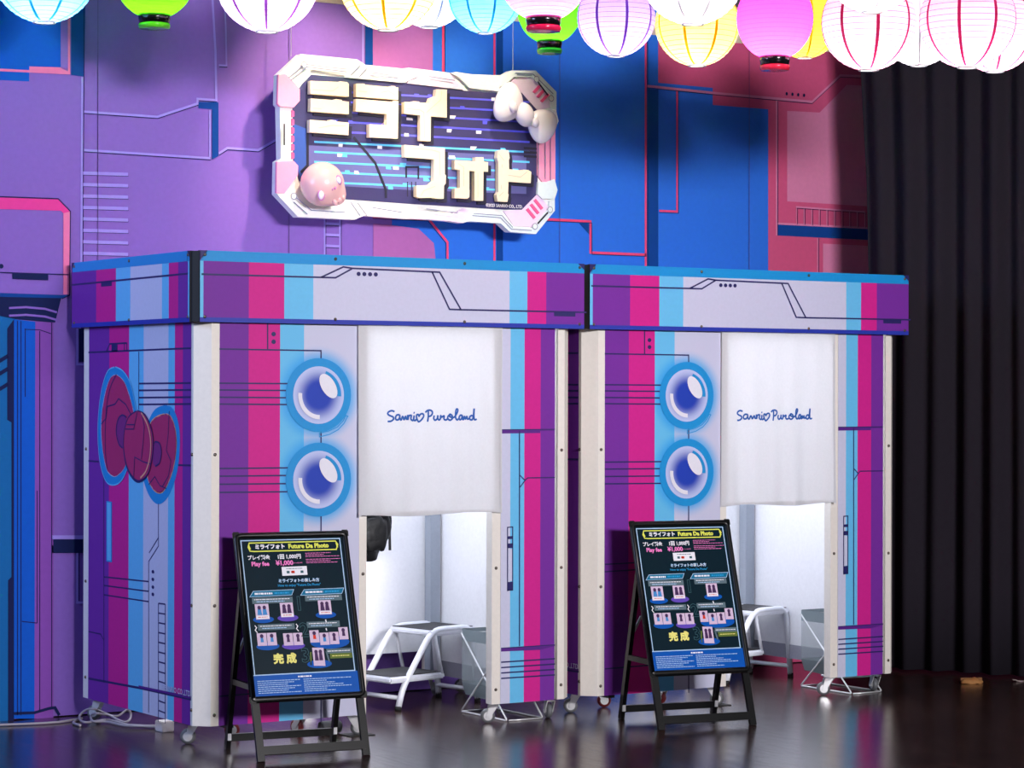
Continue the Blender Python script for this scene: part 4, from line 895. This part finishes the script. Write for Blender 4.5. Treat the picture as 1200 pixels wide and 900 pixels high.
for st in ([(120, 130), (180, 80), (260, 90), (335, 98)], [(128, 140), (188, 90), (335, 108)], [(350, 120), (385, 85)], [(380, 128), (410, 95)], [(430, 110), (530, 125)], [(420, 120), (525, 132)],
           [(960, 112), (1025, 116), (1100, 190)], [(965, 118), (1020, 122)], [(1045, 300), (1045, 500)], [(1070, 310), (1070, 505)], [(1090, 320), (1090, 510)], [(150, 575), (205, 620), (330, 628)], [(140, 590), (190, 635)], [(350, 590), (385, 640)], [(375, 592), (410, 640)], [(430, 610), (540, 628)],
           [(800, 640), (905, 648), (945, 690), (1020, 695)], [(805, 632), (910, 640), (950, 684)], [(630, 615), (745, 630), (745, 622)], [(640, 125), (735, 140)]): pr.line(st, .004, s_line, 2)
for c in ((178, 82), (1038, 135), (1092, 206), (140, 568), (1088, 618), (1032, 680)): pr.oval(c, .017, .017, s_white, 2, k=18); pr.oval(c, .017, .017, s_line, 3, k=18, inner=.8); pr.oval(c, .009, .009, s_mint, 3, k=14)
for a_, b_ in (((1042, 145), (1080, 195)), ((1080, 628), (1042, 670)), ((104, 300), (104, 380))): pr.line([a_, b_], .009, s_dark, 3)
pr.build('frame_linework', sroot)['kind'] = 'stuff'
c7 = lambda x, y: (340+x/6, 80+y/6); c8 = lambda x, y: (460+x/6, 160+y/6)
letters = [('mi', c7, [[(143, 88), (345, 96), (352, 92), (400, 97), (413, 110), (413, 200), (143, 180)], [(145, 212), (310, 224), (320, 216), (362, 222), (366, 230), (413, 236), (413, 323), (143, 303)], [(138, 362), (275, 372), (282, 362), (322, 366), (326, 374), (413, 382), (410, 470), (138, 450)]]),
 ('ra', c7, [[(465, 108), (520, 108), (530, 116), (705, 132), (715, 124), (738, 126), (742, 134), (760, 136), (760, 222), (465, 200)], [(465, 215), (720, 236), (724, 226), (762, 232), (757, 495), (557, 485), (557, 393), (680, 400), (680, 322), (462, 302)]]),
 ('i', c7, [[(803, 237), (860, 238), (866, 232), (905, 234), (910, 240), (975, 244), (985, 210), (1022, 196), (1028, 148), (1102, 150), (1102, 347), (990, 337), (988, 513), (915, 508), (915, 330), (803, 318)]]),
 ('fu', c8, [[(82, 58), (368, 82), (368, 265), (376, 275), (374, 330), (362, 345), (360, 438), (300, 436), (290, 430), (195, 432), (168, 422), (168, 345), (262, 340), (290, 312), (292, 160), (85, 145)]]),
 ('o', c8, [[(437, 165), (582, 174), (582, 145), (640, 145), (642, 175), (672, 180), (672, 248), (640, 245), (638, 452), (577, 450), (577, 245), (540, 240), (540, 370), (542, 380), (540, 425), (528, 437), (437, 432), (437, 365), (475, 362), (475, 235), (437, 230)]]),
 ('to', c8, [[(742, 100), (770, 92), (816, 98), (824, 150), (818, 165), (820, 230), (915, 238), (922, 232), (955, 235), (976, 250), (972, 328), (815, 318), (812, 400), (816, 410), (808, 460), (740, 455), (732, 410), (745, 390), (745, 180), (735, 150)]])]
for nm, cv, polys in letters:
    le = None
    bm = NB()
    for pts in polys: prism(bm, [on_y(*cv(*p), SY-.045)+so for p in pts], (0, .03, 0))
    le = obj('letter', bm, s_cream, sroot); le['label'] = 'cream block katakana letter ' + {'mi': 'ミ', 'ra': 'ラ', 'i': 'イ', 'fu': 'フ', 'o': 'ォ', 'to': 'ト'}[nm]
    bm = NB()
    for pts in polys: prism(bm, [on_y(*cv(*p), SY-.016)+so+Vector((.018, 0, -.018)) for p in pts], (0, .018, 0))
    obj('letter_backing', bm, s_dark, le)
pr = Print(lambda x, y: SP(x, y, SY-.0455), (0, -1, 0), .0005)      # engraved lines on the letters
for cv, sts in ((c7, [[(160, 150), (300, 160), (340, 130)], [(160, 280), (220, 285)], [(200, 420), (300, 400), (390, 405)], [(480, 160), (540, 165)], [(640, 170), (690, 160), (740, 190)], [(720, 240), (720, 320), (590, 450)], [(740, 330), (660, 470)], [(820, 285), (910, 290), (940, 310), (945, 490)], [(960, 310), (1060, 220), (1065, 160)]]),
                (c8, [[(110, 90), (180, 86), (270, 92), (330, 110), (335, 270)], [(300, 350), (220, 380), (200, 415)], [(460, 190), (500, 215), (500, 350)], [(600, 260), (600, 430)], [(745, 120), (785, 170)], [(810, 270), (900, 285), (950, 245)], [(750, 420), (780, 390)], [(770, 195), (770, 220)], [(765, 340), (765, 370)]])):
    for st in sts: pr.line([cv(*p) for p in st], .003, mat('letter_line', (206, 176, 160), .5), 1)
pr.build('letter_linework', sroot)['kind'] = 'stuff'
pr = Print(lambda u, v: Vector((u, 0, v)), (0, -1, 0), .0005)
cc = SP(591, 241.5, SY-.02); V, F_ = text_polys('©2023 SANRIO CO., LTD.', .022, .014)
for f in F_: pr.face([cc+Vector((V[i][0]*.92, -.001, V[i][1]-V[i][0]*.0)) for i in f], p_wht, 1)
pr.build('copyright_print', sroot)
pearl = mat('pearl_white', (236, 228, 240), .18, 0, .03, 8); pk = mat('pearl_pink', (244, 190, 190), .22, 0, .02); pk2 = mat('pearl_rose', (206, 120, 180), .3)
def blob(bm, c, r, rot=0, fn=None, seg=28):
    R_ = Matrix.Rotation(rot, 3, 'Y'); vs = bmesh.ops.create_uvsphere(bm, u_segments=seg, v_segments=18, radius=1)['verts']
    for v in vs:
        q = v.co.copy()
        if fn: q = fn(q)
        v.co = Vector(c)+R_ @ Vector((q.x*r[0], q.y*r[1], q.z*r[2]))
cz = lambda x, y, yy: on_y(560+x/8.18, 70+y/8.18, yy)+so
bow = obj('bow_ornament', (lambda bm: (blob(bm, cz(447, 526, SY-.10), (.052, .045, .066), -.5), bm)[1])(NB()), pearl, sroot, True); bow['label'] = 'pearly white bow ornament'
def lobe(sgn): return lambda q: Vector((q.x, q.y, q.z*(1+.28*sgn*q.x)))
for nm, (x, y), r, rot, s in (('bow_loop', (298, 420), (.082, .05, .105), .42, -1), ('bow_loop', (610, 622), (.085, .05, .09), .55, 1)):
    bm = NB(); blob(bm, cz(x, y, SY-.075), r, rot, lobe(s)); l = obj(nm, bm, pearl, bow, True)
for (x, y), r in (((338, 452), (.024, .02, .033)), ((548, 600), (.02, .02, .027))):
    bm = NB(); blob(bm, cz(x, y, SY-.122), r, -.4); obj('bow_fold', bm, pearl, bow, True)
ck = lambda x, y, yy: on_y(320+x/4.09, 60+y/4.09, yy)+so
SKC = ck(236, 637, SY-.10); SKR = .108
def on_skull(x, y, out=0.0):
    d = ray(320+x/4.09, 60+y/4.09).normalized(); o_ = CAM+so-SKC; b_ = o_.dot(d); q_ = b_*b_-(o_.length_squared-(SKR+out)**2)
    return CAM+so+d*(-b_-math.sqrt(max(q_, 0)))
def skf(q):
    d = Vector((.72, -.30, -.63)).normalized(); t = max(0, q.dot(d)-.80)/.20
    return q + d*(.26*t) if t > 0 else q
bm = NB(); blob(bm, SKC, (SKR, SKR, SKR), 0, skf, 56); sk = obj('skull_ornament', bm, pk, sroot, True); sk['label'] = 'glossy pink skull ornament'
for (x, y), r, rot in (((232, 688), (.021, .010, .030), .1), ((316, 617), (.016, .010, .025), -.35)):
    bm = NB(); blob(bm, on_skull(x, y), r, rot); obj('eye_socket', bm, pk2, sk, True)
    bm = NB(); blob(bm, on_skull(x-1, y+1, .006), (r[0]*.72, r[1]*.9, r[2]*.72), rot); obj('eye_inlay', bm, pearl, sk, True)
for k in range(3):
    bm = NB(); blob(bm, ck(296+k*18, 722-k*12, SY-.165), (.013, .014, .019), -.5); obj('tooth', bm, pk, sk, True)
for (x, y) in ((286, 660), (298, 656)):
    bm = NB(); blob(bm, on_skull(x, y), (.005, .006, .009), .3); obj('nostril', bm, pk2, sk, True)
for x in (341, 601):
    bm = NB(); a = SP(x, 66 if x < 400 else 83, SY+.02); tube(bm, [a, Vector((a.x, a.y, 4.6+so.z))], .0018, 6); obj('hanging_wire', bm, chrome, sroot)

# ------------------------------------------------------------------ paper lanterns
def lantern(kind, cx, bottom, wpx, depth, rgb, label, linergb=None, power=1.0, glow=None):
    rp = wpx/2; vs = 1.0 if kind == 'ball' else 1.08
    base_h = 0 if kind == 'ball' else wpx*.1
    cy = bottom - base_h - rp*vs*(.97 if kind == 'ball' else .95)
    c = at_depth(cx, cy, depth); R = rp/FPX*depth
    root = empty('paper_lantern', c); tag(root, label, 'lantern', 'paper lanterns strung above the booths')
    name = 'paper_%d_%d_%d' % rgb
    paperm = cloth(name, rgb, .8)
    n = 22 if kind == 'ball' else 44; prof = []
    a0 = math.asin(.20 if kind == 'ball' else .36)
    for i in range(n*2+1):
        t = a0+(math.pi-2*a0)*i/(n*2); sc = 1.0 if i % 2 == 0 else .992
        prof.append((R*math.sin(t)*sc, -R*vs*math.cos(t)*sc))
    bm = NB(); lathe(bm, prof, 40); sh = obj('shade', bm, paperm, root)
    lm = cloth('lantern_line_%d_%d_%d' % (linergb or rgb), linergb or rgb, .8)
    bm = NB()
    for i in range(0, n*2+1, 2 if kind == 'ball' else 4):
        r_, h_ = prof[i]; tube(bm, [(r_*1.001*math.cos(2*math.pi*k/40), r_*1.001*math.sin(2*math.pi*k/40), h_) for k in range(40)], R*(.0045 if kind == 'ball' else .003), 5, True)
    obj('rib_wires', bm, lm, sh)
    if kind == 'ball':
        bm = NB()
        for k in range(8):
            a = 2*math.pi*k/8+.3+cx*.01; prv = None
            for r_, h_ in prof[::2]:
                d = .035*R*(.4+.6*r_/R)/max(r_, 1e-4); cur = [bm.verts.new((r_*1.006*math.cos(a+q), r_*1.006*math.sin(a+q), h_)) for q in (-d, d)]
                if prv: bm.faces.new((prv[0], cur[0], cur[1], prv[1]))
                prv = cur
        obj('vertical_stripes', bm, lm, sh)
        bm = NB(); r0_ = prof[0]; tube(bm, [(r0_[0]*math.cos(2*math.pi*k/28), r0_[0]*math.sin(2*math.pi*k/28), r0_[1]-.002) for k in range(28)], R*.022, 6, True); obj('rim', bm, mat('paper_rim', (240, 236, 240), .6), root)
    else:
        for sgn in (-1, 1):
            bm = NB(); rr = prof[0][0]; h_ = prof[0][1]*(-sgn)*-1
            z0 = -abs(prof[0][1]) if sgn < 0 else abs(prof[0][1])
            r = lathe(bm, [(rr*1.08, z0+sgn*-.006), (rr*1.08, z0+sgn*.012), (rr*1.0, z0+sgn*.04)], 28, mi=0); caps(bm, r); obj('collar', bm, mat('gloss_black', (16, 14, 16), .15), root)
            bm = NB(); r = lathe(bm, [(rr*1.06, z0+sgn*.036), (rr*1.1, z0+sgn*.044), (rr*1.02, z0+sgn*.058), (rr*.4, z0+sgn*.055)], 28); caps(bm, r); obj('base_cap', bm, mat('gloss_cap_%d_%d_%d' % (linergb or rgb), linergb or rgb, .15), root)
    bz = -.40*R
    bm = NB(); bmesh.ops.create_uvsphere(bm, u_segments=12, v_segments=8, radius=.02); obj('bulb', bm, emis('bulb_glow', (255, 250, 240), 6), root, True, loc=(0, 0, bz))
    ln_ = 'lantern_lamp' if cy+.40*rp > 0 else 'lantern_lamp_offscreen'; ld = bpy.data.lights.new(ln_, 'POINT'); ld.energy = 9.5*power*(R/.2)**2; ld.color = glow or (1, .95, .92); ld.shadow_soft_size = .03
    lo = bpy.data.objects.new(ln_, ld); link(lo, root); lo.location = (0, 0, bz)
    bm = NB(); tube(bm, [(0, 0, bz), (0, 0, 4.6-c.z)], .003, 6); obj('cord', bm, blackm, root)
LN = lantern
LN('ball', 52, 25, 124, 10.9, (120, 214, 250), 'sky blue round paper lantern above the bright blue backdrop square', (60, 170, 225))
LN('cho', 181, 29, 96, 11.2, (72, 226, 16), 'lime green festival lantern beside the sky blue lantern', (96, 214, 30), 1.7)
LN('ball', 313, 36, 122, 10.8, (234, 214, 244), 'white round lantern with violet stripes above the pink framed sign', (140, 70, 170))
LN('ball', 455, 34, 118, 10.9, (252, 236, 150), 'yellow striped round lantern above the katakana sign', (230, 180, 20))
LN('ball', 503, 31, 96, 11.7, (232, 236, 252), 'white round lantern partly behind the yellow striped lantern', (170, 190, 225))
LN('ball', 569, 38, 88, 11.3, (110, 214, 250), 'sky blue round lantern above the bow ornament of the sign', (50, 165, 225))
LN('cho', 637, 33, 108, 10.6, (250, 84, 172), 'pink festival lantern in front of the lime green lantern', (220, 30, 80), 2.6)
LN('cho', 644, 57, 76, 11.8, (70, 228, 24), 'lime green festival lantern behind a pink lantern', (60, 200, 50), 1.7)
LN('ball', 722, 65, 92, 11.4, (190, 164, 240), 'lilac round lantern with purple stripes', (110, 60, 170))
LN('ball', 812, 27, 126, 10.5, (250, 246, 250), 'large plain white round lantern in front of a yellow lantern', (240, 238, 244))
LN('ball', 817, 76, 99, 11.3, (252, 232, 130), 'yellow striped round lantern below the large plain white one', (232, 180, 10))
LN('cho', 908, 77, 90, 11.0, (250, 66, 170), 'hot pink festival lantern with a black collar between yellow lanterns', (230, 40, 70), 2.4)
LN('ball', 943, 67, 84, 12.0, (252, 226, 70), 'yellow round lantern half hidden behind the hot pink one', (232, 190, 20))
LN('ball', 1022, 13, 112, 10.4, (250, 246, 248), 'white round lantern hanging above the rose striped ones', (226, 214, 226))
LN('ball', 1018, 81, 111, 11.2, (238, 184, 216), 'pale rose round lantern with crimson stripes below a white one', (176, 40, 90))
LN('ball', 1077, 76, 92, 12.1, (246, 244, 250), 'plain white round lantern behind two rose striped lanterns', (236, 234, 242))
LN('ball', 1134, 78, 112, 11.1, (238, 176, 214), 'rose round lantern with crimson stripes in front of the black curtain', (176, 36, 90))
LN('ball', 1166, 83, 100, 11.7, (240, 186, 218), 'rose striped lantern peeking out behind another before the black curtain', (180, 50, 100))
